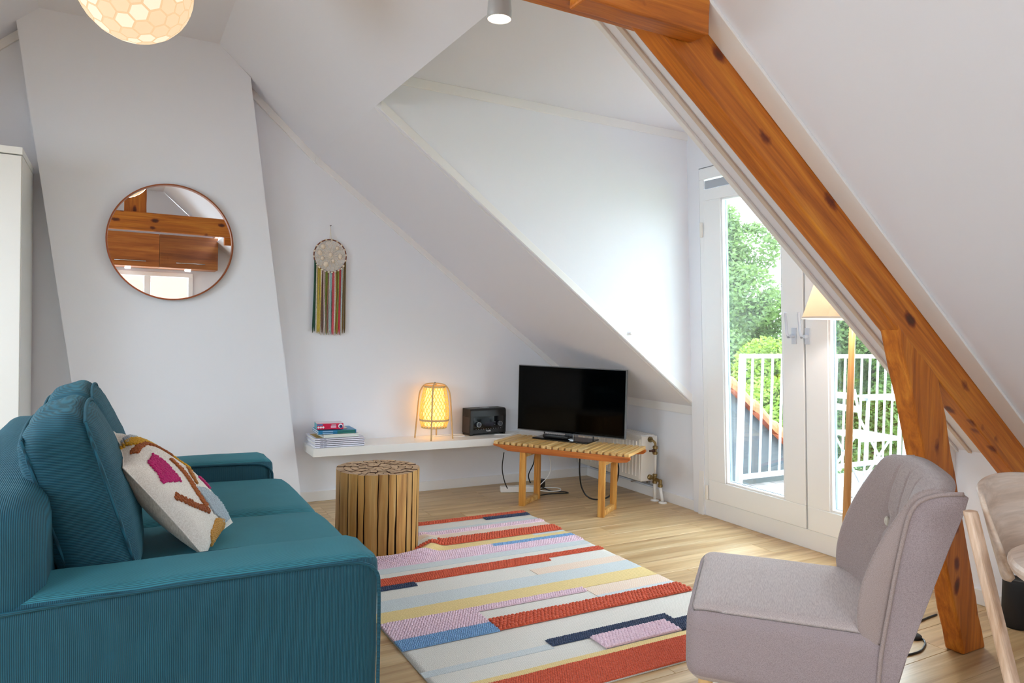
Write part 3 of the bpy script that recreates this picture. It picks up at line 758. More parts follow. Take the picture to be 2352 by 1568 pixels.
MW = plain('print_white', (246, 240, 246), .5); MD = plain('print_navy', (24, 44, 104), .4)
for i in range(3): build('dot', lathe(nb(), [(.0001, .001), (.0072, .001), (.0072, 0)], (-.077 + i * .0155, -hy, .015), 14, Matrix.Rotation(PI / 2, 4, 'X')), MW, gb)
build('emblem', lathe(nb(), [(.0001, .001), (.0155, .001), (.0155, 0)], (.069, -hy, .021), 20, Matrix.Rotation(PI / 2, 4, 'X')), MW, gb); build('emblem', lathe(nb(), [(.0001, .0015), (.011, .0015), (.011, 0)], (.071, -hy, .018), 20, Matrix.Rotation(PI / 2, 4, 'X')), MD, gb)
build('print', box(nb(), (.004, -hy - .0006, .009), (.04, -hy + .001, .024)), plain('print_pink', (238, 180, 200), .5), gb); build('print', box(nb(), (.008, -hy - .0006, .026), (.038, -hy + .001, .033)), plain('print_grey', (190, 170, 180), .5), gb)

# bamboo table lamp
LX, LY = 2.09, 4.93
lamp = empty('table_lamp', 'lit woven bamboo lantern lamp on four thin legs on the shelf', 'lamp', (LX, LY, SZ), .25)
M_BAM = plain('bamboo_strip', (206, 172, 122), .5)
M_BAMG = Mt('glowing_bamboo', srgb(228, 186, 104), .6); M_BAMG.b.inputs['Emission Color'].default_value = srgb(250, 190, 80); M_BAMG.b.inputs['Emission Strength'].default_value = .2; M_BAMG = M_BAMG.m
prof = lambda t: .113 - .034 * t ** 2.2 - .02 * (1 - t) ** 6       # radius of the woven shade
H0, H1 = .085, .385
for q in range(24):
    for sgn in (1, -1):
        pts = []
        for j in range(19):
            t = j / 18; a = 2 * PI * q / 24 + sgn * t * 1.5; r = prof(t) + (.0008 if (j + q) % 2 else -.0008) * sgn
            pts.append((r * math.cos(a), r * math.sin(a), H0 + (H1 - H0) * t))
        build('bamboo_strip', tube(nb(), pts, .0026, 4), M_BAMG, lamp, smooth=True)
for zz, rr in ((H0 + .001, prof(0)), (H0 + .055, prof(.18) + .002), (H1, prof(1))):
    build('hoop', lathe(nb(), [(rr - .001, zz - .007), (rr + .0022, zz - .007), (rr + .0022, zz + .007), (rr - .001, zz + .007), (rr - .001, zz - .007)], n=40), M_BAM, lamp, smooth=False)
build('paper_liner', lathe(nb(), [(.0001, H0 + .01)] + [(prof(t / 10) * .8 - .005, H0 + .01 + (H1 - H0 - .02) * t / 10) for t in range(11)] + [(.0001, H1 - .01)], n=32), emis('lit_paper', (255, 196, 96), .75, (255, 230, 180)), lamp, smooth=True)
build('bulb', lathe(nb(), [(.0001, .2), (.018, .205), (.03, .23), (.022, .26), (.012, .28), (.0001, .285)], n=20), emis('lit_bulb', (255, 230, 170), 6), lamp, smooth=True)
for k in range(4):
    a = PI / 4 + k * PI / 2; ca, sa = math.cos(a), math.sin(a)
    P = [(.142 * ca, .142 * sa, 0), (.130 * ca, .130 * sa, .15), (.118 * ca, .118 * sa, .3), (.104 * ca, .104 * sa, .36), (.075 * ca, .075 * sa, .398), (.03 * ca, .03 * sa, .408), (0, 0, .409)]
    build('leg', tube(nb(), smoothpath(P, 4), .0056, 8), M_BAM, lamp, smooth=True)
build('hanging_knot', lathe(nb(), [(.0001, .402), (.006, .404), (.007, .413), (.0001, .42)], n=12), plain('dark_knot', (60, 40, 28), .6), lamp)
build('hook_ring', tube(nb(), [(.012 * math.cos(t / 3), 0, .39 + .011 * math.sin(t / 3)) for t in range(20)], .0012, 6), plain('dark_wire', (40, 28, 22), .5), lamp)
# white lamp cord and its loop
tag(build('lamp_cord', tube(nb(), smoothpath([(2.10, 4.98, SZ + .005), (2.18, 5.0, SZ + .005), (2.26, 5.0, SZ + .006), (2.33, 4.955, SZ + .008), (2.325, 4.90, SZ + .008), (2.27, 4.885, SZ + .006), (2.23, 4.92, SZ + .006)], 8), .0042, 8), M_WCORD, smooth=True), 'white lamp cord looped on the shelf beside the radio', 'cord')

# radio
RA = math.radians(5.5)
rad = empty('radio', 'black table radio with two round silver-rimmed knobs on the shelf', 'radio', (2.545, 5.0, SZ), RA)
W_, D_, H_ = .165, .062, .205
bm = nb(); prism(bm, [(-D_, .012), (-D_, H_ * .7), (-D_ + .004, H_ - .012), (-D_ + .016, H_), (D_, H_), (D_, .012)], 0, -W_, W_); build('case', bm, plain('radio_case', (12, 12, 13), .45), rad, bevel=.005)
build('side_panel', box(nb(), (-W_ - .001, -D_ + .012, .02), (-W_ + .002, D_ - .01, .14)), plain('radio_side', (58, 50, 48), .55), rad)
build('front_panel', box(nb(), (-W_ + .028, -D_ - .0015, .045), (W_ - .028, -D_ + .001, .145)), plain('radio_front', (8, 9, 12), .1), rad)
build('display', box(nb(), (-.035, -D_ - .002, .068), (.045, -D_, .1)), plain('radio_display', (30, 26, 38), .15), rad)
M_KN = plain('knob_grey', (58, 64, 72), .4)
for sx in (-1, 1):
    kb = build('knob', lathe(nb(), [(.0001, .022), (.0165, .022), (.0175, .018), (.0175, 0)], (sx * .098, -D_, .086), 28, Matrix.Rotation(PI / 2, 4, 'X')), M_KN, rad, smooth=False)
    build('knob_rim', lathe(nb(), [(.0165, .0215), (.019, .0215), (.019, .016), (.0165, .016)], (sx * .098, -D_, .086), 28, Matrix.Rotation(PI / 2, 4, 'X')), M_CHROME, kb)
for i in range(11): build('button', box(nb(), (-.113 + i * .0226 - .002, -D_ - .0022, .0465), (-.113 + i * .0226 + .002, -D_, .0505)), plain('button_grey', (170, 175, 180), .4), rad)
for dz in (.078, .096): build('button', box(nb(), (.056, -D_ - .0022, dz), (.06, -D_, dz + .004)), plain('button_grey2', (190, 195, 200), .4), rad)
text('Teufel', .017, rad, (0, -D_ - .001, .032), (PI / 2, 0, 0), plain('logo_white', (235, 235, 235), .4))
for sx in (-1, 1):
    build('foot', box(nb(), (sx * W_ * .97 - .018 * (sx > 0) , -D_ + .003, 0), (sx * W_ * .97 + .018 * (sx < 0), D_ - .003, .014)), M_BLACK, rad)
build('top_dial', lathe(nb(), [(.0001, H_ + .004), (.035, H_ + .004), (.037, H_)], n=28), plain('dial_grey', (110, 112, 114), .3), rad)
tag(build('white_cable', tube(nb(), smoothpath([(2.60, 4.93, SZ + .004), (2.66, 4.885, SZ + .004), (2.72, 4.875, SZ + .004), (2.78, 4.92, SZ + .004), (2.84, 4.97, SZ + .004)], 6), .0028, 8), M_WCORD, smooth=True), 'thin white cord running from the radio towards the television', 'cord')

# ================================================================ SLATTED BENCH, TELEVISION
BU, BV = Vector((.568, -.823, 0)), Vector((.823, .568, 0))
bc = Vector((2.845, 4.249, 0)); BR = math.atan2(BU.y, BU.x)
bench = empty('slatted_bench', 'slatted pine bench with two open trestle legs carrying the television', 'bench', bc, BR)
BL, BW, BT = 1.02, .40, .445
NS = 22
for i in range(NS):
    x = -BL / 2 + BL * (i + .5) / NS; hw = BL / NS * .37
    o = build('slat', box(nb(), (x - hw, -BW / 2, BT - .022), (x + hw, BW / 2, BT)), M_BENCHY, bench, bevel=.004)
for s in (-1, 1):
    bm = nb(); yy = s * (BW / 2 - .012)
    prism(bm, [(-BL / 2, BT - .022), (-BL / 2 + .004, BT - .034), (-BL / 2 + .05, BT - .042), (-BL / 2 + .12, BT - .064), (BL / 2 - .08, BT - .064), (BL / 2 - .02, BT - .056), (BL / 2, BT - .04), (BL / 2, BT - .022)], 1, yy - .011, yy + .011)
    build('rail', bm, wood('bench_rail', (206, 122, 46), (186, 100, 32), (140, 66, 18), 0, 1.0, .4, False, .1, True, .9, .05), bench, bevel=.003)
for x in (-.275, .315):
    yf = -BW / 2 + .02; yb = yf + .255
    for y in (yf, yb):
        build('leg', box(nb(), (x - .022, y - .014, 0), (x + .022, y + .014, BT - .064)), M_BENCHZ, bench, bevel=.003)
    build('foot_rail', box(nb(), (x - .016, yf + .014, .0), (x + .016, yb - .014, .04)), M_BENCH, bench, bevel=.003)
    build('top_rail', box(nb(), (x - .016, yf + .014, BT - .1), (x + .016, yb + .1, BT - .066)), M_BENCH, bench, bevel=.003)
TA, TB = Vector((2.724, 4.787, 0)), Vector((3.189, 4.05, 0))
tc = (TA + TB) / 2; tu = (TB - TA).normalized(); TW = (TB - TA).length / 2
tv = empty('television', 'flat black television with glossy stand on the slatted bench', 'television', (tc.x, tc.y, BT), math.atan2(tu.y, tu.x))
z0 = .48 - BT; z1 = .978 - BT
build('screen_case', box(nb(), (-TW, 0, z0), (TW, .03, z1)), plain('tv_grey_edge', (96, 98, 102), .35), tv, bevel=.003)
build('screen', box(nb(), (-TW + .006, -.002, z0 + .008), (TW - .006, .001, z1 - .006)), M_SCREEN, tv)
build('rear_housing', box(nb(), (-TW * .6, .03, z0 + .1), (TW * .6, .06, z1 - .1)), M_BLACK, tv, bevel=.01)
build('stand_base', box(nb(), (-.23, -.15, 0), (.21, .07, .010)), plain('gloss_black', (8, 8, 9), .08), tv, bevel=.002)
build('stand_neck', box(nb(), (-.035, .0, .008), (.035, .03, z0 + .06)), M_CHROME, tv, bevel=.003)
for sx in (-.2, .195): build('stand_clip', box(nb(), (sx - .003, -.01, .006), (sx + .003, .0, z0 + .004)), M_BLACK, tv)
# remote
rm = empty('remote_control', 'black remote control lying on the television stand', 'remote control', tc + tu * -.06 + Vector((-tu.y, tu.x, 0)) * -.095 + Vector((0, 0, BT + .0105)), math.atan2(tu.y, tu.x) + .04)
build('remote_body', softbox(nb(), (0, 0, .014), (.1, .024, .0135), .008, (0, 0, 0), 8), M_BLACK, rm, smooth=True)
for i in range(9):
    for j in range(3): build('key', box(nb(), (-.085 + i * .018 - .003, -.014 + j * .012 - .003, .026), (-.085 + i * .018 + .003, -.014 + j * .012 + .003, .0295)), plain('key_grey', (130, 134, 140), .4) if i == j == 0 else bpy.data.materials['key_grey'], rm)

# cables and power strip under the bench
def cable(name, label, pts, r, mat, k=8):
    return tag(build(name, tube(nb(), smoothpath(pts, k), r, 8), mat, smooth=True), label, 'cable')
cable('black_cable', 'black television cable hanging in a loop under the bench', [(2.98, 4.30, .38), (2.99, 4.32, .30), (3.0, 4.33, .2), (3.02, 4.33, .1), (3.06, 4.31, .03), (3.12, 4.27, .012), (3.19, 4.22, .04), (3.23, 4.19, .14), (3.24, 4.18, .25), (3.22, 4.2, .36)], .006, M_BLACK)
cable('white_cable', 'white cable curling on the floor behind the bench leg', [(2.83, 4.55, .36), (2.90, 4.58, .26), (2.92, 4.62, .15), (2.86, 4.66, .06), (2.80, 4.66, .035), (2.84, 4.62, .03), (2.92, 4.60, .02), (3.02, 4.62, .014), (3.06, 4.70, .012), (2.98, 4.76, .012), (2.9, 4.74, .014)], .0038, M_WCORD)
cable('black_cable', 'thin black cable dropping to the power strip', [(2.84, 4.70, .34), (2.85, 4.74, .22), (2.83, 4.78, .12), (2.86, 4.80, .05)], .0045, M_BLACK)
cable('black_cable', 'black cable behind the left bench leg', [(2.52, 4.62, .34), (2.53, 4.66, .22), (2.56, 4.68, .12), (2.60, 4.70, .05)], .004, M_BLACK)
cable('black_cable', 'black cable coiled on the floor beside the power strip', [(2.90, 4.72, .04), (2.96, 4.66, .008), (3.04, 4.60, .007), (3.05, 4.55, .007), (2.98, 4.56, .007), (2.88, 4.58, .007), (2.78, 4.56, .007)], .0045, M_BLACK)
ps = empty('power_strip', 'white power strip on the floor beneath the slatted bench', 'power strip', (2.74, 4.76, 0), -.35)
build('strip_body', box(nb(), (-.15, -.03, 0), (.15, .03, .045)), M_GLOSS, ps, bevel=.008)
for i in range(3): build('socket', lathe(nb(), [(.0001, .0445), (.018, .0445), (.02, .047), (.021, .0445)], (-.1 + i * .08, 0, 0), 18), M_TRIM, ps)
pa = empty('power_adapter', 'black power adapter plugged in beside the white power strip', 'adapter', (2.95, 4.79, 0), .5); build('adapter_body', box(nb(), (-.03, -.025, 0), (.03, .025, .075)), M_BLACK, pa, bevel=.006)
ol = empty('wall_socket', 'white wall socket behind the bench on the gable wall', 'socket', (2.96, YB - .001, .22)); build('plate', box(nb(), (-.04, -.012, -.04), (.04, 0, .04)), M_GLOSS, ol, bevel=.004); build('inset', lathe(nb(), [(.0001, .006), (.018, .006), (.02, .0125), (.0205, .0125)], (0, 0, 0), 18, Matrix.Rotation(PI / 2, 4, 'X')), M_TRIM, ol)

# ================================================================ RADIATOR
rd = empty('radiator', 'white panel radiator on the low wall behind the television bench', 'radiator', (3.5, 4.55, 0))
ry0, ry1, rz0, rz1 = 4.15, 4.98, .14, .475
build('radiator_body', box(nb(), (3.425, ry0, rz0), (3.575, ry1, rz1)), M_CREAM, rd, True, bevel=.006)
bm = nb(); box(bm, (3.418, ry0 + .015, rz0 + .015), (3.427, ry1 - .015, rz1 - .02))
build('front_panel', bm, M_CREAM, rd, True, bevel=.003)
for i in range(20):
    y = ry0 + .045 + i * .0395; build('flute', prism(nb(), [(3.419, y), (3.412, y + .006), (3.412, y + .016), (3.419, y + .022)], 2, rz0 + .035, rz1 - .04), M_CREAM, rd, True, bevel=.001)
build('top_grille', box(nb(), (3.435, ry0 + .02, rz1), (3.565, ry1 - .02, rz1 + .004)), M_TRIM, rd, True)
for dx in (0, .055, .11): build('grille_bar', box(nb(), (3.44 + dx, ry0 + .03, rz1 + .003), (3.455 + dx, ry1 - .03, rz1 + .007)), M_CREAM, rd, True)
YP = 4.10
bm = nb(); tube(bm, smoothpath([(3.50, ry0, .452), (3.50, ry0 - .03, .45), (3.51, YP, .43), (3.512, YP, .40)], 5), .009, 10)
lathe(bm, [(.0001, 0), (.021, 0), (.021, .012), (.0001, .012)], (3.50, ry0, .452), 16, Matrix.Rotation(PI / 2, 4, 'X'))
lathe(bm, [(.012, .345), (.019, .35), (.019, .365), (.012, .37), (.012, .385), (.019, .39), (.019, .408), (.01, .412)], (3.512, YP, 0), 10)
build('upper_valve', bm, M_BRASS, rd, True, smooth=False)
build('valve_spindle', lathe(nb(), [(.0001, 0), (.012, 0), (.012, .02), (.007, .028), (.007, .045), (.0001, .046)], (3.505, YP, .375), 12, Matrix.Rotation(-PI / 2, 4, 'Y')), plain('brown_spindle', (70, 34, 18), .4), rd, True)
build('pipe', tube(nb(), [(3.514, YP, .35), (3.516, YP, .2)], .0085, 10), M_GLOSS, rd, True, smooth=True)
bm = nb(); lathe(bm, [(.0001, 0), (.02, 0), (.02, .014), (.013, .02), (.013, .05), (.0001, .05)], (3.505, ry0, .17), 16, Matrix.Rotation(PI / 2, 4, 'X'))
lathe(bm, [(.011, .13), (.018, .134), (.018, .15), (.013, .155), (.013, .18), (.018, .185), (.018, .2), (.01, .204)], (3.516, YP, 0), 10)
tube(bm, [(3.516, YP + .01, .168), (3.52, YP - .05, .158)], .012, 10); lathe(bm, [(.010, .112), (.018, .116), (.018, .132), (.013, .136), (.013, .168), (.0001, .172)], (3.522, YP - .055, 0), 10)
build('lower_valve', bm, M_BRASS, rd, True)
for (a, b) in (((3.516, YP, .13), (3.524, YP + .003, 0)), ((3.522, YP - .055, .115), (3.53, YP - .078, 0))):
    build('pipe', tube(nb(), [a, b], .0115, 12), M_GLOSS, rd, True, smooth=True)
    build('floor_collar', lathe(nb(), [(.012, .012), (.03, .008), (.032, 0), (.0001, 0)], (b[0], b[1], 0), 20), M_GLOSS, rd, True, smooth=True)
bm = nb(); box(bm, (3.58, ry0 + .1, .09), (3.6, ry0 + .125, .46)); box(bm, (3.43, ry0 + .1, .118), (3.59, ry0 + .125, .124)); box(bm, (3.58, ry1 - .12, .09), (3.6, ry1 - .1, .46))
build('bracket', bm, M_CHROME, rd, True)
rr_ = bpy.data.objects
for f_ in (1,):
    build('return_pipe', tube(nb(), [(3.578, ry0 + .02, .092), (3.578, 5.0, .092)], .006, 8), plain('grey_pipe', (150, 152, 156), .4), rd, True, smooth=True)

# ================================================================ MIRROR, DREAM CATCHER
mi = empty('round_mirror', 'round mirror with thin copper frame on the leaning chimney breast', 'mirror', (.302, 4.93, 1.737))
RXm = Matrix.Rotation(PI / 2, 4, 'X')
build('mirror_frame', lathe(nb(), [(.346, 0), (.357, 0), (.357, .038), (.349, .038), (.348, .014), (.346, .01)], (0, 0, 0), 96, RXm), Mt('copper_frame', srgb(150, 92, 62), .28, Metallic=.85).m, mi, smooth=False)
build('mirror_glass', lathe(nb(), [(.0001, .013), (.348, .013)], (0, 0, 0), 96, RXm), Mt('mirror_silver', (.93, .94, .94, 1), .0, Metallic=1.0).m, mi)
dc = empty('dream_catcher', 'dream catcher with shell web and long multicoloured yarn fringe on the wall', 'wall hanging', (1.325, YB - .02, 1.737))
RD = .114
dc_pt = lambda r, a, d=0: (r * math.cos(a), d, r * math.sin(a))
build('hoop', tube(nb(), [dc_pt(RD, 2 * PI * i / 60) for i in range(61)], .0045, 8, cap=False), plain('brown_hoop', (120, 62, 34), .6), dc, smooth=True)
for i in range(18):
    a = 2 * PI * i / 18 + .1
    build('wrap', tube(nb(), [dc_pt(RD, a - .055), dc_pt(RD, a), dc_pt(RD, a + .055)], .0068, 8), plain('cream_wrap', (232, 216, 194), .8), dc, smooth=True)
bm = nb()
for ring in range(5):
    r_ = RD * (1 - ring * .19)
    for i in range(18):
        a = 2 * PI * (i + (ring % 2) * .5) / 18; a2 = 2 * PI * (i + .5 + (ring % 2) * .5) / 18
        for s in (a2, a2 - 2 * PI / 18): tube(bm, [dc_pt(r_, a, -.002), dc_pt(RD * (1 - (ring + 1) * .19), s, -.002)], .0012, 4, cap=False)
o = build('web', bm, plain('cream_string', (226, 214, 198), .8), dc)
o['kind'] = 'stuff'
LACE = Mt('lace_veil', srgb(238, 228, 216), .9, Alpha=.45).m
build('lace', lathe(nb(), [(.0001, .001), (.05, .0015), (.104, .001)], (0, 0, 0), 40, RXm), LACE, dc)
for (x, z, r) in ((-.052, .062, .017), (.05, .058, .014), (-.075, .018, .018), (0, .008, .016), (.07, 0, .017), (-.03, -.06, .019), (-.055, -.02, .014), (.02, -.035, .013)):
    bm = nb(); lathe(bm, [(.0001, .012), (r * .5, .010), (r * .9, .004), (r, 0), (.0001, 0)], (x, -.002, z), 12, RXm @ Matrix.Diagonal((1, 1.15, 1, 1))); build('shell', bm, plain('shell_cream', (232, 216, 196), .5), dc, smooth=True)
build('hanging_loop', tube(nb(), [(-.004, 0, RD), (0, .005, .215), (.005, 0, RD)], .0022, 6), plain('cream_tape', (220, 208, 186), .8), dc)
build('nail', lathe(nb(), [(.0001, .01), (.003, .01), (.003, -.014), (.0001, -.014)], (0, 0, .213), 8, RXm), M_BLACK, dc)
yc = [(30, 80, 60), (34, 84, 66), (226, 214, 190), (196, 172, 60), (206, 180, 70), (214, 190, 90), (232, 214, 196), (92, 46, 34), (214, 190, 184), (222, 204, 196), (120, 132, 44), (130, 138, 56), (150, 96, 84), (214, 206, 196), (160, 196, 200), (178, 208, 214), (214, 84, 96), (220, 100, 110), (236, 224, 206), (140, 120, 40), (156, 130, 44), (150, 160, 70), (206, 60, 74), (210, 70, 80), (190, 208, 206), (226, 208, 188), (122, 94, 40), (110, 84, 36)]
for i, c in enumerate(yc):
    x = -.108 + .216 * i / (len(yc) - 1); zt = -math.sqrt(max(0, RD ** 2 - x * x)) - .002; zb = -.562 + random.uniform(0, .028); ph = random.random() * 6
    pts = [(x + .004 * math.sin(ph + t * 2.2) * t ** .5 + (-.004 if i == 0 else 0) * t, -.004 + .003 * math.sin(ph * 2 + t * 3), zt + (zb - zt) * t) for t in [k / 14 for k in range(15)]]
    build('yarn_strand', tube(nb(), pts, [.0052] * 14 + [.002], 6), yarn('strand_yarn', c, 300, .5), dc, smooth=True)
for i in range(10):
    a = -PI / 2 + (i - 4.5) * .21
    build('bead', box(nb(), (-.007, -.007, -.0045), (.007, .003, .0045), None), plain('cream_bead', (236, 226, 206), .6), dc, bevel=.002)
    bpy.data.objects[-1] if False else None
    o = [x for x in COL.objects if x.parent == dc][-1]; o.location = (RD * 1.02 * math.cos(a), -.006, RD * 1.02 * math.sin(a)); o.rotation_euler = (0, -(a + PI / 2), 0)

# ================================================================ WARDROBE
wd = empty('wardrobe', 'tall white wardrobe standing left of the chimney breast', 'wardrobe', (-.93, 4.77, 0))
build('carcass', box(nb(), (-1.43, 4.49, 0), (-.427, 5.06, 2.085)), M_GLOSS, wd, True, bevel=.002)
build('top_panel', box(nb(), (-1.44, 4.462, 2.088), (-.425, 5.066, 2.125)), M_GLOSS, wd, True, bevel=.002)
for x in (-1.43, -.925):
    d = build('door', box(nb(), (x + .002, 4.466, .04), (x + .495, 4.487, 2.082)), M_GLOSS, wd, True, bevel=.002)
    build('handle', box(nb(), ((x + .46 if x < -1 else x + .04) - .006, 4.445, .95), ((x + .46 if x < -1 else x + .04) + .006, 4.466, 1.15)), M_CHROME, d, True, bevel=.002)

# ================================================================ PENDANT AND SPOT
GC = Vector((.05, 3.0, 2.475)); GR = .198
pd = empty('pendant_lamp', 'lit globe pendant of hexagonal capiz shell discs hanging from the ceiling', 'lamp', GC)
M_SHELL = emis('lit_capiz', (255, 222, 178), .36, (120, 110, 100)); M_SHELL2 = emis('lit_capiz_pale', (255, 234, 204), .42, (120, 110, 100)); M_RIM = emis('capiz_rim', (252, 212, 165), .36, (110, 90, 70))
bm = nb(); bmesh.ops.create_icosphere(bm, subdivisions=3, radius=1); bm.verts.ensure_lookup_table()
cells = []
for v in bm.verts:
    cs = []
    for f in v.link_faces: cs.append(f.calc_center_median().normalized())
    n = v.co.normalized(); a = n.orthogonal().normalized(); b = n.cross(a); cs.sort(key=lambda p: math.atan2(p.dot(b), p.dot(a))); cells.append((n.copy(), cs))
bm.free()
for i, (n, cs) in enumerate(cells):
    bm = nb(); ce = n * GR; hi = [bm.verts.new(ce + (p * GR - ce) * .88 + n * .0015) for p in cs]; lo = [bm.verts.new(ce + (p * GR - ce) * 1.03 - n * .001) for p in cs]
    f = bm.faces.new(hi); f.material_index = 0
    for k in range(len(cs)):
        f = bm.faces.new((hi[k], hi[(k + 1) % len(cs)], lo[(k + 1) % len(cs)], lo[k])); f.material_index = 1
    f = bm.faces.new(lo[::-1]); f.material_index = 1
    build('shell_disc', bm, (random.choice((M_SHELL, M_SHELL, M_SHELL2)), M_RIM), pd)
build('pendant_cord', tube(nb(), [(0, 0, GR - .01), (0, 0, 3.02 - GC.z)], .003, 8), M_WCORD, pd); build('ceiling_rose', lathe(nb(), [(.05, 3.0195 - GC.z), (.048, 3.0 - GC.z), (.0001, 2.99 - GC.z)], n=24), M_TRIM, pd, smooth=True)
pg = bpy.data.lights.new('pendant_glow', 'POINT'); pg.energy = 50; pg.color = (1, .95, .9); pg.shadow_soft_size = .2
pgo = bpy.data.objects.new('pendant_glow', pg); COL.objects.link(pgo); pgo.location = GC - Vector((0, 0, .0)); 
sp = empty('spot_lamp', 'small lit grey spot lamp hanging at the upper corner of the dormer opening', 'lamp', (1.145, 2.205, 2.315))
sp.scale = (1.18, 1.18, 1.18)
build('shade', lathe(nb(), [(.0345, 0), (.036, .001), (.0352, .03), (.032, .07), (.026, .1), (.012, .118), (.0001, .12)], n=32), plain('spot_grey', (188, 190, 192), .3), sp, smooth=True)
build('reflector', lathe(nb(), [(.0343, .001), (.03, .02), (.02, .03)], n=32), emis('spot_reflector', (255, 226, 190), .4, (230, 220, 210)), sp, smooth=True); build('bulb', lathe(nb(), [(.02, .03), (.012, .018), (.0001, .014)], n=24), emis('spot_bulb', (255, 244, 226), 5), sp, smooth=True)
build('arm', tube(nb(), [(0, 0, .115), (0, 0, .142)], .006, 8), plain('spot_arm', (170, 172, 174), .3), sp, smooth=True)
build('mount', lathe(nb(), [(.0001, -.006), (.03, -.006), (.03, .008), (.0001, .008)], (0, 0, .143), 20, Matrix.Rotation(math.radians(41), 4, 'Y')), plain('spot_mount', (180, 182, 184), .3), sp)

# ================================================================ FLOOR LAMP
fx, fy = 3.225, 2.304
fl_ = empty('floor_lamp', 'floor lamp with wooden pole and cream cone shade behind the armchair', 'lamp', (fx, fy, 0))
build('base', lathe(nb(), [(.0001, .028), (.13, .024), (.135, .012), (.135, 0), (.0001, 0)], n=40), M_BIRCH, fl_, smooth=False)
build('pole', tube(nb(), [(0, 0, .02), (0, 0, .3), (0, 0, .8), (0, 0, 1.36)], [.019, .019, .0175, .015], 16), wood('turned_pole', (230, 182, 122), (216, 162, 100), (190, 132, 72), 2, 1, .4, False, .05, False, .8, 0), fl_, smooth=True)
bm = nb(); lathe(bm, [(.236, 1.342), (.15, 1.63)], n=48); bmesh.ops.solidify(bm, geom=bm.faces[:], thickness=.002)
ms = Mt('lamp_shade_cloth', srgb(238, 214, 190), .8, Transmission_Weight=0); tn = ms.node('ShaderNodeBsdfTranslucent'); tn.inputs[0].default_value = srgb(244, 214, 184); mxn = ms.node('ShaderNodeMixShader'); mxn.inputs[0].default_value = .25
ms.l(ms.b.outputs[0], mxn.inputs[1]); ms.l(tn.outputs[0], mxn.inputs[2]); ms.l(mxn.outputs[0], ms.n['Material Output'].inputs[0])
build('lamp_shade', bm, ms.m, fl_, smooth=True)
build('shade_rim', lathe(nb(), [(.2345, 1.338), (.238, 1.338), (.2375, 1.347), (.234, 1.347), (.2345, 1.338)], n=48), plain('shade_rim', (236, 220, 200), .7), fl_)
build('shade_spider', tube(nb(), [(-.15, 0, 1.6), (0, 0, 1.6), (.15, 0, 1.6)], .003, 6), M_CHROME, fl_)
fb = bpy.data.lights.new('floor_lamp_bulb', 'POINT'); fb.energy = 5; fb.color = (1, .9, .84); fb.shadow_soft_size = .04
fbo = bpy.data.objects.new('floor_lamp_bulb', fb); COL.objects.link(fbo); fbo.location = (fx, fy, 1.5)
fs = empty('foot_switch', 'round black foot switch on its cable near the timber post', 'switch', (2.935, 1.775, 0))
build('switch_body', lathe(nb(), [(.0001, .018), (.025, .017), (.036, .011), (.038, .004), (.036, 0), (.0001, 0)], n=28), M_MATT, fs, smooth=True); build('switch_button', lathe(nb(), [(.0001, .028), (.013, .027), (.014, .02), (.014, .012)], (-.003, .006, 0), 20), M_BLACK, fs, smooth=True)
cable('black_cable', 'black cable from the timber post to the foot switch', [(3.27, 1.868, .004), (3.18, 1.862, .004), (3.08, 1.85, .004), (3.005, 1.832, .004), (2.965, 1.805, .005)], .0042, M_BLACK)
cable('black_cable', 'black cable running from the foot switch under the armchair', [(2.945, 1.74, .006), (2.935, 1.722, .004), (2.89, 1.695, .004), (2.80, 1.672, .004), (2.66, 1.70, .004), (2.5, 1.8, .004)], .0042, M_BLACK)

# ================================================================ ARMCHAIR
ac = empty('armchair', 'taupe upholstered slipper chair with buttoned curved back seen from its side', 'armchair', (1.873, 1.59, 0), math.radians(42))
bm = nb(); softbox(bm, (0, 0, 0), (.302, .286, .115), .05, (.004, .004, .012), 30, None, .002); bm.transform(Matrix.Translation((0, -.036, .335)))
bm.normal_update()
for f in bm.faces: f.material_index = 0 if f.normal.z > .55 else 1  # top faces take the lit cloth, the rest the shaded copy
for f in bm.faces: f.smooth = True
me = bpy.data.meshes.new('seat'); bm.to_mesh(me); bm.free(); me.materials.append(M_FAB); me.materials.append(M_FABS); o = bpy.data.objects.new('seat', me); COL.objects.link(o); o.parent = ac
seat_o = o
def rrect(hx, hy, r, z, n=6, oy=0):
    out = []
    for (sx, sy, a0) in ((1, 1, 0), (-1, 1, PI / 2), (-1, -1, PI), (1, -1, 1.5 * PI)):
        for k in range(n + 1):
            a = a0 + PI / 2 * k / n; out.append(Vector((sx * (hx - r) + r * math.cos(a), sy * (hy - r) + r * math.sin(a) + oy, z)))
    out.append(out[0].copy()); return out
build('seam', tube(nb(), [p for p in rrect(.3025, .2865, .05, .385, 6, -.036)], .0014, 6), M_FABS, seat_o, smooth=True)
rear = lambda z: -.337 - .28 * (z - .42)
def wing(z):
    t = (z - .40) / .46; return .085 * max(0, math.sin(PI * min(1, max(0, t)) ** .8)) ** .7 + .02
ZB, ZTc, = .33, .862
BTN = [(-.115, .66), (.115, .66), (0, .66), (-.06, .545), (.06, .545)]
def topz(u):  # outline of the top edge
    return ZTc - .012 * (abs(u) / .3) ** 4
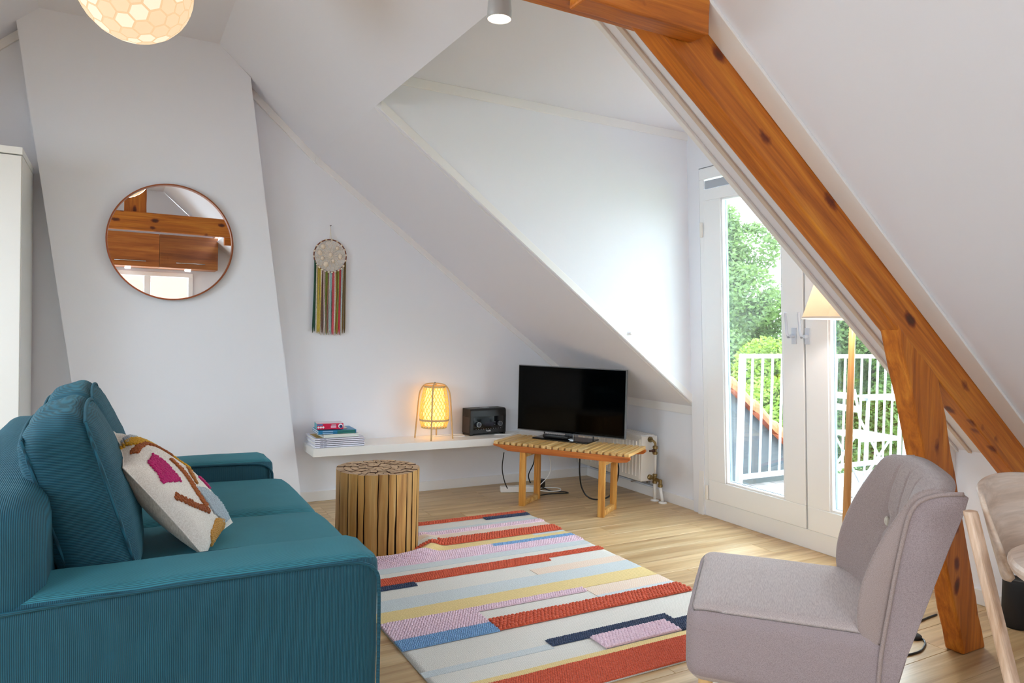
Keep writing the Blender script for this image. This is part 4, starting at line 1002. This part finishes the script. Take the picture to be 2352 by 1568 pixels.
def fpt(u, t, side):
    """u -0.3..0.3, t 0..1 upward; side +1 front, -1 rear"""
    z = ZB + (topz(u) - ZB) * t; k = abs(u) / .3
    th = .04 + .03 * (1 - t)
    cf = rear(z) + .078 + wing(z) * k ** 2.4
    rr = rear(z) + .028 * k ** 3 * t + .012 * math.sin(PI * t)
    if side < 0: return Vector((u * (1.0 + .0 * t), rr, z))
    v = cf
    for (bu, bz) in BTN:
        d2 = ((u - bu) ** 2 + (z - bz) ** 2); v -= .022 * math.exp(-d2 / .0007) + .012 * math.exp(-d2 / .004)
        if bz > .6 and z > bz: v -= .007 * math.exp(-((u - bu * (1 + .9 * (z - bz))) / .006) ** 2) * (1 - max(0, (z - .82) / .05) if z > .82 else 1)
        if bz < .6 and z < bz: v -= .006 * math.exp(-((u - bu * 1.2) / .006) ** 2)
    for (a, b) in (((-.115, .66), (-.06, .545)), ((.115, .66), (.06, .545)), ((0, .66), (-.06, .545)), ((0, .66), (.06, .545))):
        if b[1] < z < a[1]:
            uu = b[0] + (a[0] - b[0]) * (z - b[1]) / (a[1] - b[1]); v -= .005 * math.exp(-((u - uu) / .006) ** 2)
    return Vector((u, v, z))
NU, NT_ = 72, 60
bm = nb(); F_, B_g = [], []
for i in range(NU + 1):
    u = -.3 + .6 * i / NU; colF, colB = [], []
    for j in range(NT_ + 1):
        t = j / NT_; f, b = fpt(u, t, 1), fpt(u, t, -1)
        # rounding towards the free edges
        eu = min(1, (.3 - abs(u)) / .035); et = min(1, (1 - t) / .075)
        k = math.sqrt(max(0, 1 - (1 - eu) ** 2)); k2 = math.sqrt(max(0, 1 - (1 - et) ** 2)); kk = .30 + .70 * min(k, 1) if False else k
        mid = b + (f - b) * .42
        f2 = mid + (f - mid) * (.35 + .65 * min(k, k2)); f2.z = f.z
        colF.append(bm.verts.new(f2)); colB.append(bm.verts.new(b))
    F_.append(colF); B_g.append(colB)
for i in range(NU):
    for j in range(NT_):
        bm.faces.new((F_[i][j], F_[i + 1][j], F_[i + 1][j + 1], F_[i][j + 1])); f = bm.faces.new((B_g[i][j], B_g[i][j + 1], B_g[i + 1][j + 1], B_g[i + 1][j])); f.material_index = 1
for i in range(NU):
    f = bm.faces.new((F_[i][NT_], F_[i + 1][NT_], B_g[i + 1][NT_], B_g[i][NT_])); f = bm.faces.new((F_[i][0], B_g[i][0], B_g[i + 1][0], F_[i + 1][0]))
for j in range(NT_):
    for i in (0, NU):
        f = bm.faces.new((F_[i][j], F_[i][j + 1], B_g[i][j + 1], B_g[i][j])); f.material_index = 1
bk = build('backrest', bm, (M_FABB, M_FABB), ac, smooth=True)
# flat side panels with piping on their front edge
def sidepts():
    fr = [(-.265, .22), (-.263, .30), (-.268, .40), (-.283, .52), (-.296, .62), (-.312, .72), (-.325, .78), (-.343, .813), (-.372, .832), (-.41, .842), (-.448, .846)]
    re = [(-.46, .838), (-.452, .80), (-.42, .70), (-.39, .60), (-.355, .48), (-.325, .38), (-.305, .30), (-.295, .22)]
    return fr, re
fr, re = sidepts()
for s in (-1, 1):
    bm = nb(); prism(bm, fr + re, 0, s * .299, s * .309); build('side_panel', bm, M_FABS, bk, bevel=.002)
    build('piping', tube(nb(), smoothpath([(s * .309, a, b) for a, b in fr], 4), .0058, 8), M_FABB, bk, smooth=True)
bm = nb(); prism(bm, [(rear(.22) - .012, .225), (rear(.22) + .03, .225), (-.26, .42), (rear(.42) - .0, .42)], 0, -.3, .3); build('back_lower', bm, M_FABB, bk)
for (bu, bz) in BTN:
    p = fpt(bu, (bz - ZB) / (topz(bu) - ZB), 1); b2 = nb(); blob(b2, p + Vector((0, .012, 0)), .016, 2, (1, .55, 1)); build('button', b2, M_LINEN, bk, smooth=True)
for (x, y, dx, dy) in ((-.25, .19, 0, .02), (.25, .19, 0, .02), (-.25, -.22, 0, -.05), (.25, -.22, 0, -.05)):
    build('leg', tube(nb(), [(x, y, .235), (x + dx, y + dy, .0)], [.022, .013], 14), M_BIRCH, ac, smooth=True)

# ================================================================ DINING CHAIR AND TABLE (right edge)
ch = empty('dining_chair', 'pale beech dining chair with bent plywood back at the right edge', 'chair', (2.07, .75, 0))
def postc(x, q):
    top, bot = Vector((x, .975, .832)), Vector((x - .012 * q, .735, 0)); pts = [bot + (top - bot) * t for t in (0, .3, .6, .9, .99, 1)]
    b2 = nb(); prof_ = [(.0, 0), (.2, 0)]
    rings = []
    for i, p in enumerate(pts):
        w_, d_ = .019, .0125 + .0
        sc = 1 if i < 5 else .93
        rings.append([b2.verts.new(p + Vector((w_ * sc * math.copysign(abs(math.cos(a)) ** .6, math.cos(a)), d_ * sc * math.copysign(abs(math.sin(a)) ** .6, math.sin(a)), 0))) for a in [2 * PI * (k + .5) / 16 for k in range(16)]])
    for A, B_ in zip(rings, rings[1:]):
        for k in range(16): b2.faces.new((A[k], A[(k + 1) % 16], B_[(k + 1) % 16], B_[k]))
    b2.faces.new(rings[0][::-1]); b2.faces.new(rings[-1]); build('leg', b2, M_CHAIRW, ch, True, smooth=False, bevel=.001)
postc(1.834, 1); postc(2.36, -1)
# back: bent ply, ends wrap forward
b2 = nb(); NB_ = 40; rows = []
for j in range(9):
    t = j / 8; z = .655 + .215 * t; col_ = []
    for i in range(NB_ + 1):
        s = i / NB_; x = 1.852 + (2.342 - 1.852) * s; lean_ = -.285 * (.865 - z) * .9
        y = .945 + .085 * (1 - (2 * s - 1) ** 2) ** .8 + lean_ * .75
        zz = z + (.022 * (1 - (2 * s - 1) ** 2)) * (1 if t > .5 else 0) * (2 * t - 1) + (.035 * (1 - (2 * s - 1) ** 2)) * (1 - t) 
        e = min(s, 1 - s) / .06
        if e < 1: 
            k = 1 - math.sqrt(max(0, 1 - (1 - e) ** 2)); zz = .76 + (zz - .76) * (1 - .22 * k)
        x += .055 * (.865 - z) / .215 * (1 - s) ** 3
        col_.append(Vector((x, y, zz)))
    rows.append(col_)
fg = [[b2.verts.new(p) for p in r] for r in rows]; bgd = [[b2.verts.new(p + Vector((0, .0135, 0))) for p in r] for r in rows]
for j in range(8):
    for i in range(NB_):
        b2.faces.new((fg[j][i], fg[j][i + 1], fg[j + 1][i + 1], fg[j + 1][i])); b2.faces.new((bgd[j][i], bgd[j + 1][i], bgd[j + 1][i + 1], bgd[j][i + 1]))
for i in range(NB_): b2.faces.new((fg[0][i], bgd[0][i], bgd[0][i + 1], fg[0][i + 1])); b2.faces.new((fg[8][i], fg[8][i + 1], bgd[8][i + 1], bgd[8][i]))
for j in range(8): b2.faces.new((fg[j][0], fg[j + 1][0], bgd[j + 1][0], bgd[j][0])); b2.faces.new((fg[j][NB_], bgd[j][NB_], bgd[j + 1][NB_], fg[j + 1][NB_]))
build('backrest', b2, M_PLY, ch, True, smooth=True)
for s in (0,): pass
bm = nb(); softbox(bm, (0, 0, 0), (.215, .2, .011), .01, (0, 0, 0), 12); bm.transform(Matrix.Translation((2.125, .68, .44))); build('seat', bm, M_PLY, ch, True, smooth=True)
for x in (1.93, 2.31): build('leg', tube(nb(), [(x, .52, .43), (x, .47, 0)], [.019, .014], 12), M_CHAIRW, ch, True, smooth=True)
for (a, b) in (((1.826, .845, .40), (1.93, .52, .40)), ((2.355, .845, .40), (2.31, .52, .40)), ((1.83, .85, .405), (2.36, .85, .405))): build('seat_rail', tube(nb(), [a, b], .014, 10), M_CHAIRW, ch, True, smooth=True)
tb = empty('round_table', 'small round pale wood table cut by the right edge of the picture', 'table', (1.909, .593, 0))
build('table_top', lathe(nb(), [(.0001, .768), (.292, .768), (.299, .763), (.3, .756), (.295, .744), (.0001, .744)], n=72), M_PLY, tb, smooth=False)
build('pedestal', tube(nb(), [(0, 0, .02), (0, 0, .744)], .03, 16), M_CHAIRW, tb, smooth=True); build('base', lathe(nb(), [(.0001, .022), (.2, .018), (.205, 0), (.0001, 0)], n=48), M_CHAIRW, tb)
spk = empty('speaker', 'black cylindrical speaker on the floor by the low wall behind the dining chair', 'speaker', (3.47, 1.64, 0))
build('speaker_body', lathe(nb(), [(.0001, .205), (.038, .205), (.045, .21), (.052, .205), (.054, .195), (.054, .006), (.05, 0), (.0001, 0)], n=36), M_MATT, spk, smooth=True)
build('top_ring', lathe(nb(), [(.037, .206), (.041, .2105), (.046, .2105), (.048, .208)], n=36), plain('dark_ring', (50, 50, 52), .3), spk, smooth=True)
cable('black_cable', 'thin black cable coiled beside the cylindrical speaker', [(3.5, 1.59, .03), (3.53, 1.55, .06), (3.56, 1.52, .03), (3.52, 1.50, .006), (3.46, 1.53, .006), (3.5, 1.57, .01), (3.57, 1.5, .05), (3.585, 1.45, .12)], .003, M_BLACK)
so = empty('wall_socket', 'double white wall socket low on the wall above the cylindrical speaker', 'socket', (3.6, 1.695, .26)); so.rotation_euler = (0, 0, 0)
build('plate', box(nb(), (-.011, -.08, -.04), (0, .08, .04)), M_GLOSS, so, bevel=.003)
for dy in (-.038, .038): build('inset', lathe(nb(), [(.0001, .005), (.018, .006), (.02, .0125), (.021, .011)], (0, dy, 0), 20, Matrix.Rotation(-PI / 2, 4, 'Y')), M_TRIM, so)

# ================================================================ KITCHEN SEEN IN THE MIRROR
for i, (x0, nm) in enumerate(((.507, 'right'), (-.216, 'middle'), (-.939, 'left'))):
    kc = empty('wall_cabinet', ['brown veneer wall cabinet seen at the right in the mirror', 'brown veneer wall cabinet seen at the left in the mirror', 'brown veneer wall cabinet beyond the left edge of the mirror view'][i], 'cabinet', (x0 + .36, YF + .18, 1.96), group='brown wall cabinets over the kitchen window')
    build('carcass', box(nb(), (x0 + .001, YF + .001, 1.96), (x0 + .722, -.772, 2.385 if i == 0 else 2.40)), M_CAB, kc, True, bevel=.001)
    d = build('door', box(nb(), (x0 + .002, -.77, 1.962), (x0 + .721, -.75, 2.398)), M_CAB, kc, True, bevel=.001)
    build('handle', tube(nb(), [(x0 + .2, -.735, 2.03), (x0 + .56, -.735, 2.03)], .005, 8), M_CHROME, d, True, smooth=True)
    build('underlight', prism(nb(), [(-1.0, 1.959), (-.9, 1.93), (-.8, 1.959)], 0, x0 + .32, x0 + .39), emis('underlight_glow', (255, 240, 220), .5), kc, True)

# ================================================================ OUTSIDE
dk = empty('balcony_deck', 'weathered grey plank deck of the balcony outside the door', 'deck', (5.3, 3.0, -.06))
M_DECK = wood('grey_decking', (170, 164, 162), (140, 134, 132), (104, 98, 98), 1, .8, .7, False, .2, True, 1, .2)
x = 3.76
while x < 6.9:
    build('deck_board', box(nb(), (x, .8, -.06), (x + .132, 4.34, -.03)), M_DECK, dk, True, bevel=.003); x += .14
build('joist', box(nb(), (3.76, .8, -.2), (6.94, 4.34, -.065)), plain('deck_joist', (90, 84, 80), .8), dk, True)
M_RAILW = plain('white_railing_paint', (196, 200, 206), .4)
def railing(name, label, p0, p1, n, mid=False):
    t = empty(name, label, 'railing', (p0[0], p0[1], -.03)); p0, p1 = Vector(p0), Vector(p1); d = (p1 - p0); L_ = d.length; d.normalize(); rz_ = math.atan2(d.y, d.x); t.rotation_euler = (0, 0, rz_)
    H = 1.118
    build('top_rail', box(nb(), (-.02, -.022, H - .036), (L_ + .02, .022, H)), M_RAILW, t, bevel=.006); build('bottom_rail', box(nb(), (0, -.018, .06), (L_, .018, .10)), M_RAILW, t, bevel=.004)
    if mid: pass
    for i in range(n + 1):
        x = L_ * i / n; 
        if i in (0, n): build('post', box(nb(), (x - .022, -.022, 0), (x + .022, .022, H - .036)), M_RAILW, t, bevel=.003)
        else: build('baluster', box(nb(), (x - .0075, -.0075, .10), (x + .0075, .0075, H - .036)), M_RAILW, t)
    return t
railing('balcony_railing', 'white balcony railing with upright bars beside the tiled parapet', (4.6, 4.30, -.03), (6.9, 4.30, -.03), 19)
railing('balcony_railing', 'white balcony railing across the outer end of the balcony', (6.92, 4.25, -.03), (6.92, .9, -.03), 17)
# folding bistro chair and table
bt = empty('bistro_table', 'white slatted bistro table on the balcony behind the timber post', 'table', (6.05, 3.72, -.024))
for i in range(8): build('slat', box(nb(), (-.32, -.31 + i * .079, .745), (.32, -.31 + i * .079 + .068, .765)), M_RAILW, bt, bevel=.003)
for s in (-1, 1):
    build('leg', tube(nb(), [(-.26, s * .26, 0), (-.24, s * .26, .74)], .010, 8), M_RAILW, bt, smooth=True); build('leg', tube(nb(), [(.26, s * .26, 0), (.24, s * .26, .74)], .010, 8), M_RAILW, bt, smooth=True)
    build('apron', box(nb(), (-.3, s * .29 - .012, .715), (.3, s * .29 + .012, .745)), M_RAILW, bt)
bs = empty('bistro_chair', 'white folding bistro chair on the balcony seen through the right pane', 'chair', (5.42, 3.78, -.024), math.radians(-8))
for i in range(6): build('slat', box(nb(), (-.2 + i * .068, -.2, .462), (-.2 + i * .068 + .056, .2, .478)), M_RAILW, bs, bevel=.003)
for s in (-1, 1):
    build('leg', tube(nb(), [(.24, s * .19, 0), (-.2, s * .19, .62), (-.27, s * .19, .86)], .010, 8), M_RAILW, bs, smooth=True); build('leg', tube(nb(), [(-.24, s * .165, 0), (.17, s * .165, .46)], .010, 8), M_RAILW, bs, smooth=True)
    build('seat_rail', box(nb(), (-.2, s * .19 - .01, .44), (.21, s * .19 + .01, .462)), M_RAILW, bs)
for z in (.70, .80): build('back_slat', box(nb(), (-.265 if z > .75 else -.235, -.2, z - .025), (-.25 if z > .75 else -.22, .2, z + .025)), M_RAILW, bs, bevel=.003)
build('cross_bar', tube(nb(), [(.16, -.19, .12), (.16, .19, .12)], .008, 8), M_RAILW, bs)
# tiled parapet: grey zinc wall with orange ridge caps
pp = empty('parapet', 'sloping grey clad parapet topped with orange ridge tiles beside the balcony', 'parapet', (5.0, 4.62, -1))
PZ = lambda x: .735 - .725 * (x - 4.75)
zt = Mt('zinc_cladding', srgb(86, 94, 104), .5); zt.col(zt.ramp(zt.noise(zt.coords(), 2.2, 5, .6), [(.35, srgb(56, 62, 70)), (.65, srgb(84, 90, 96))]))
build('cladding', prism(nb(), [(3.8, -2), (7.6, -2), (7.6, PZ(7.6)), (3.8, PZ(3.8))], 1, 4.56, 4.7), zt.m, pp, True)
tm = Mt('ridge_tile', srgb(236, 150, 96), .7); tm.col(tm.ramp(tm.noise(tm.coords(), 7, 4, .6), [(.3, srgb(166, 76, 36)), (.7, srgb(196, 102, 56))])); tm = tm.m
n_ = 11; dirv = Vector((1, 0, -.725)).normalized(); nv = Vector((.725, 0, 1)).normalized()
for i in range(n_):
    s0 = Vector((3.8, 4.63, PZ(3.8))) + dirv * i * .36; b2 = nb(); rgs = []
    for (t, rr2) in ((0, .15), (.03, .168), (.34, .145), (.385, .15)):
        c0 = s0 + dirv * t + nv * (-.005)
        rgs.append([b2.verts.new(c0 + Vector((0, 1, 0)) * math.cos(PI * k / 10) * rr2 + nv * math.sin(PI * k / 10) * rr2 * .85) for k in range(11)])
    for A, B_ in zip(rgs, rgs[1:]):
        for k in range(10): b2.faces.new((A[k], A[k + 1], B_[k + 1], B_[k]))
    b2.faces.new(rgs[0]); b2.faces.new(rgs[-1])
    build('ridge_tile', b2, tm, pp, True, smooth=False)
# lawn and trees
GZ = -7.0
gm = Mt('lawn_grass', srgb(120, 170, 60), .9); gm.col(gm.ramp(gm.noise(gm.coords(), .8, 6, .7), [(.3, srgb(104, 128, 72)), (.7, srgb(146, 170, 104))]))
lw = struct('lawn', box(nb(), (8, -60, GZ - .3), (120, 110, GZ)), gm.m)
def leafmat(name, a, b):
    t = Mt(name, srgb(*a), .6); oi = t.noise(t.coords(), .9, 3, .6); oi2 = t.noise(t.coords(), 9, 2, .5)
    t.col(t.mix(.5, t.ramp(oi, [(.3, srgb(*b)), (.7, srgb(*a))]), t.ramp(oi2, [(.3, srgb(*b)), (.7, srgb(*a))])))
    tn = t.node('ShaderNodeBsdfTranslucent'); tn.inputs[0].default_value = srgb(*[min(255, int(x * 1.25)) for x in a]); mxn = t.node('ShaderNodeMixShader'); mxn.inputs[0].default_value = .35
    t.l(t.b.outputs[0], mxn.inputs[1]); t.l(tn.outputs[0], mxn.inputs[2]); t.l(mxn.outputs[0], t.n['Material Output'].inputs[0]); return t.m
LM1 = leafmat('linden_leaves', (104, 126, 66), (44, 68, 32)); LM2 = leafmat('hazel_leaves', (122, 142, 52), (60, 86, 30)); LM3 = leafmat('dark_leaves', (80, 104, 58), (38, 60, 32))
M_TRUNK = wood('tree_bark', (96, 80, 64), (70, 56, 44), (44, 34, 26), 2, .3, .9, False, .6, False, 1, 0)
def tree(label, loc, h, cw, ch_, mat, nl, seed, ls=.16, cat='tree', lobes=26):
    rnd = random.Random(seed); t = empty('tree', label, cat, loc)
    L0 = []
    for i in range(lobes):
        a = rnd.uniform(0, 2 * PI); q = rnd.random() ** .6; zz = rnd.uniform(-1, 1); rr = math.sqrt(max(0, 1 - zz * zz))
        L0.append((Vector((cw * q * rr * math.cos(a) * .75, cw * q * rr * math.sin(a) * .75, h - ch_ + ch_ * zz * .82)), rnd.uniform(.24, .42) * cw))
    vs_, fs = [], []
    for i in range(nl):
        c, r = rnd.choice(L0); n = Vector((rnd.gauss(0, 1), rnd.gauss(0, 1), rnd.gauss(.25, 1))).normalized(); p = c + n * r * rnd.uniform(.72, 1.05); p.z = max(p.z, .3)
        a = Vector((rnd.gauss(0, 1), rnd.gauss(0, 1), rnd.gauss(0, .6))).normalized(); b = (n + Vector((rnd.gauss(0, .6), rnd.gauss(0, .6), rnd.gauss(0, .6)))).cross(a).normalized(); s = ls * rnd.uniform(.6, 1.3); k = len(vs_)
        vs_ += [p - a * s, p + b * s * .45, p + a * s, p - b * s * .45]; fs.append((k, k + 1, k + 2, k + 3))
    me = bpy.data.meshes.new('foliage'); me.from_pydata(vs_, [], fs); me.materials.append(mat); o = bpy.data.objects.new('foliage', me); COL.objects.link(o); o.parent = t; o['kind'] = 'stuff'
    b2 = tube(nb(), smoothpath([(0, 0, 0), (.1, .05, h * .3), (-.05, .1, h * .6), (0, 0, h * .85)], 4), [.035 * h * (1 - .9 * i / 12) * .6 for i in range(13)], 10)
    build('trunk', b2, M_TRUNK, t, smooth=True)
    return t
tree('tall pale green tree filling the left door pane', (20.5, 20.6, GZ), 13.6, 3.0, 6.2, LM1, 90000, 3, .095, lobes=44)
tree('tall dark green tree to the left of the pale tree beyond the balcony', (26.0, 28.5, GZ), 14.5, 3.6, 6, LM3, 40000, 4, .12)
tree('bright yellow-green tree low behind the left railing bars', (17.5, 15.2, GZ), 7.9, 2.6, 3.6, LM2, 60000, 5, .085, lobes=34)
tree('leafy mid-green tree behind the floor lamp pole', (29.0, 19.5, GZ), 10.6, 3.4, 4.6, LM1, 60000, 6, .11, lobes=34)
tree('broad tree behind the bistro table on the balcony', (36.0, 24.5, GZ), 11.4, 4.8, 5, LM2, 50000, 8, .14, lobes=34)
tree('far dark tree closing the view at the right pane', (46.0, 25.5, GZ), 10.5, 5, 4.6, LM3, 34000, 9, .18)
tree('far dark tree behind the tiled parapet', (36.0, 37.5, GZ), 11.5, 6, 5, LM3, 34000, 10, .18)
# neighbouring tiled roof outside the kitchen window (seen in the mirror)
nr = empty('tiled_roof', 'pale red pantile roof beyond the kitchen window seen in the mirror', 'roof', (0, -5, 1))
M_PAN = Mt('pantile', srgb(124, 82, 72), .7).m
tile = None; sl = math.radians(38)
b2 = nb(); pr = [(u / 8 * .24 - .02, .022 * math.sin(2 * PI * u / 8)) for u in range(9)]; A = [b2.verts.new((x, 0, z)) for x, z in pr]; Bq = [b2.verts.new((x, .34, z - .02)) for x, z in pr]; Cq = [b2.verts.new((x, 0, z - .018)) for x, z in pr]
for k in range(8): b2.faces.new((A[k], A[k + 1], Bq[k + 1], Bq[k])); b2.faces.new((A[k], Cq[k], Cq[k + 1], A[k + 1]))
tile = build('roof_tile', b2, M_PAN, nr, smooth=False)
for i in range(13):
    for j in range(11):
        o = tile if (i, j) == (0, 0) else tile.copy()
        if o is not tile: COL.objects.link(o)
        o.parent = nr; d_ = j * .3; o.rotation_euler = (sl, 0, PI); o.location = (-1.0 + i * .215 + .2, 1.6 - d_ * math.cos(sl), .1 + d_ * math.sin(sl) - .6)
build('roof_deck', prism(nb(), [(1.9, -.62), (-2.2, -.62 + 4.1 * math.tan(sl)), (-2.2, -1.2)], 0, -1.3, 2.1), plain('roof_underlay', (120, 80, 66), .9), nr)
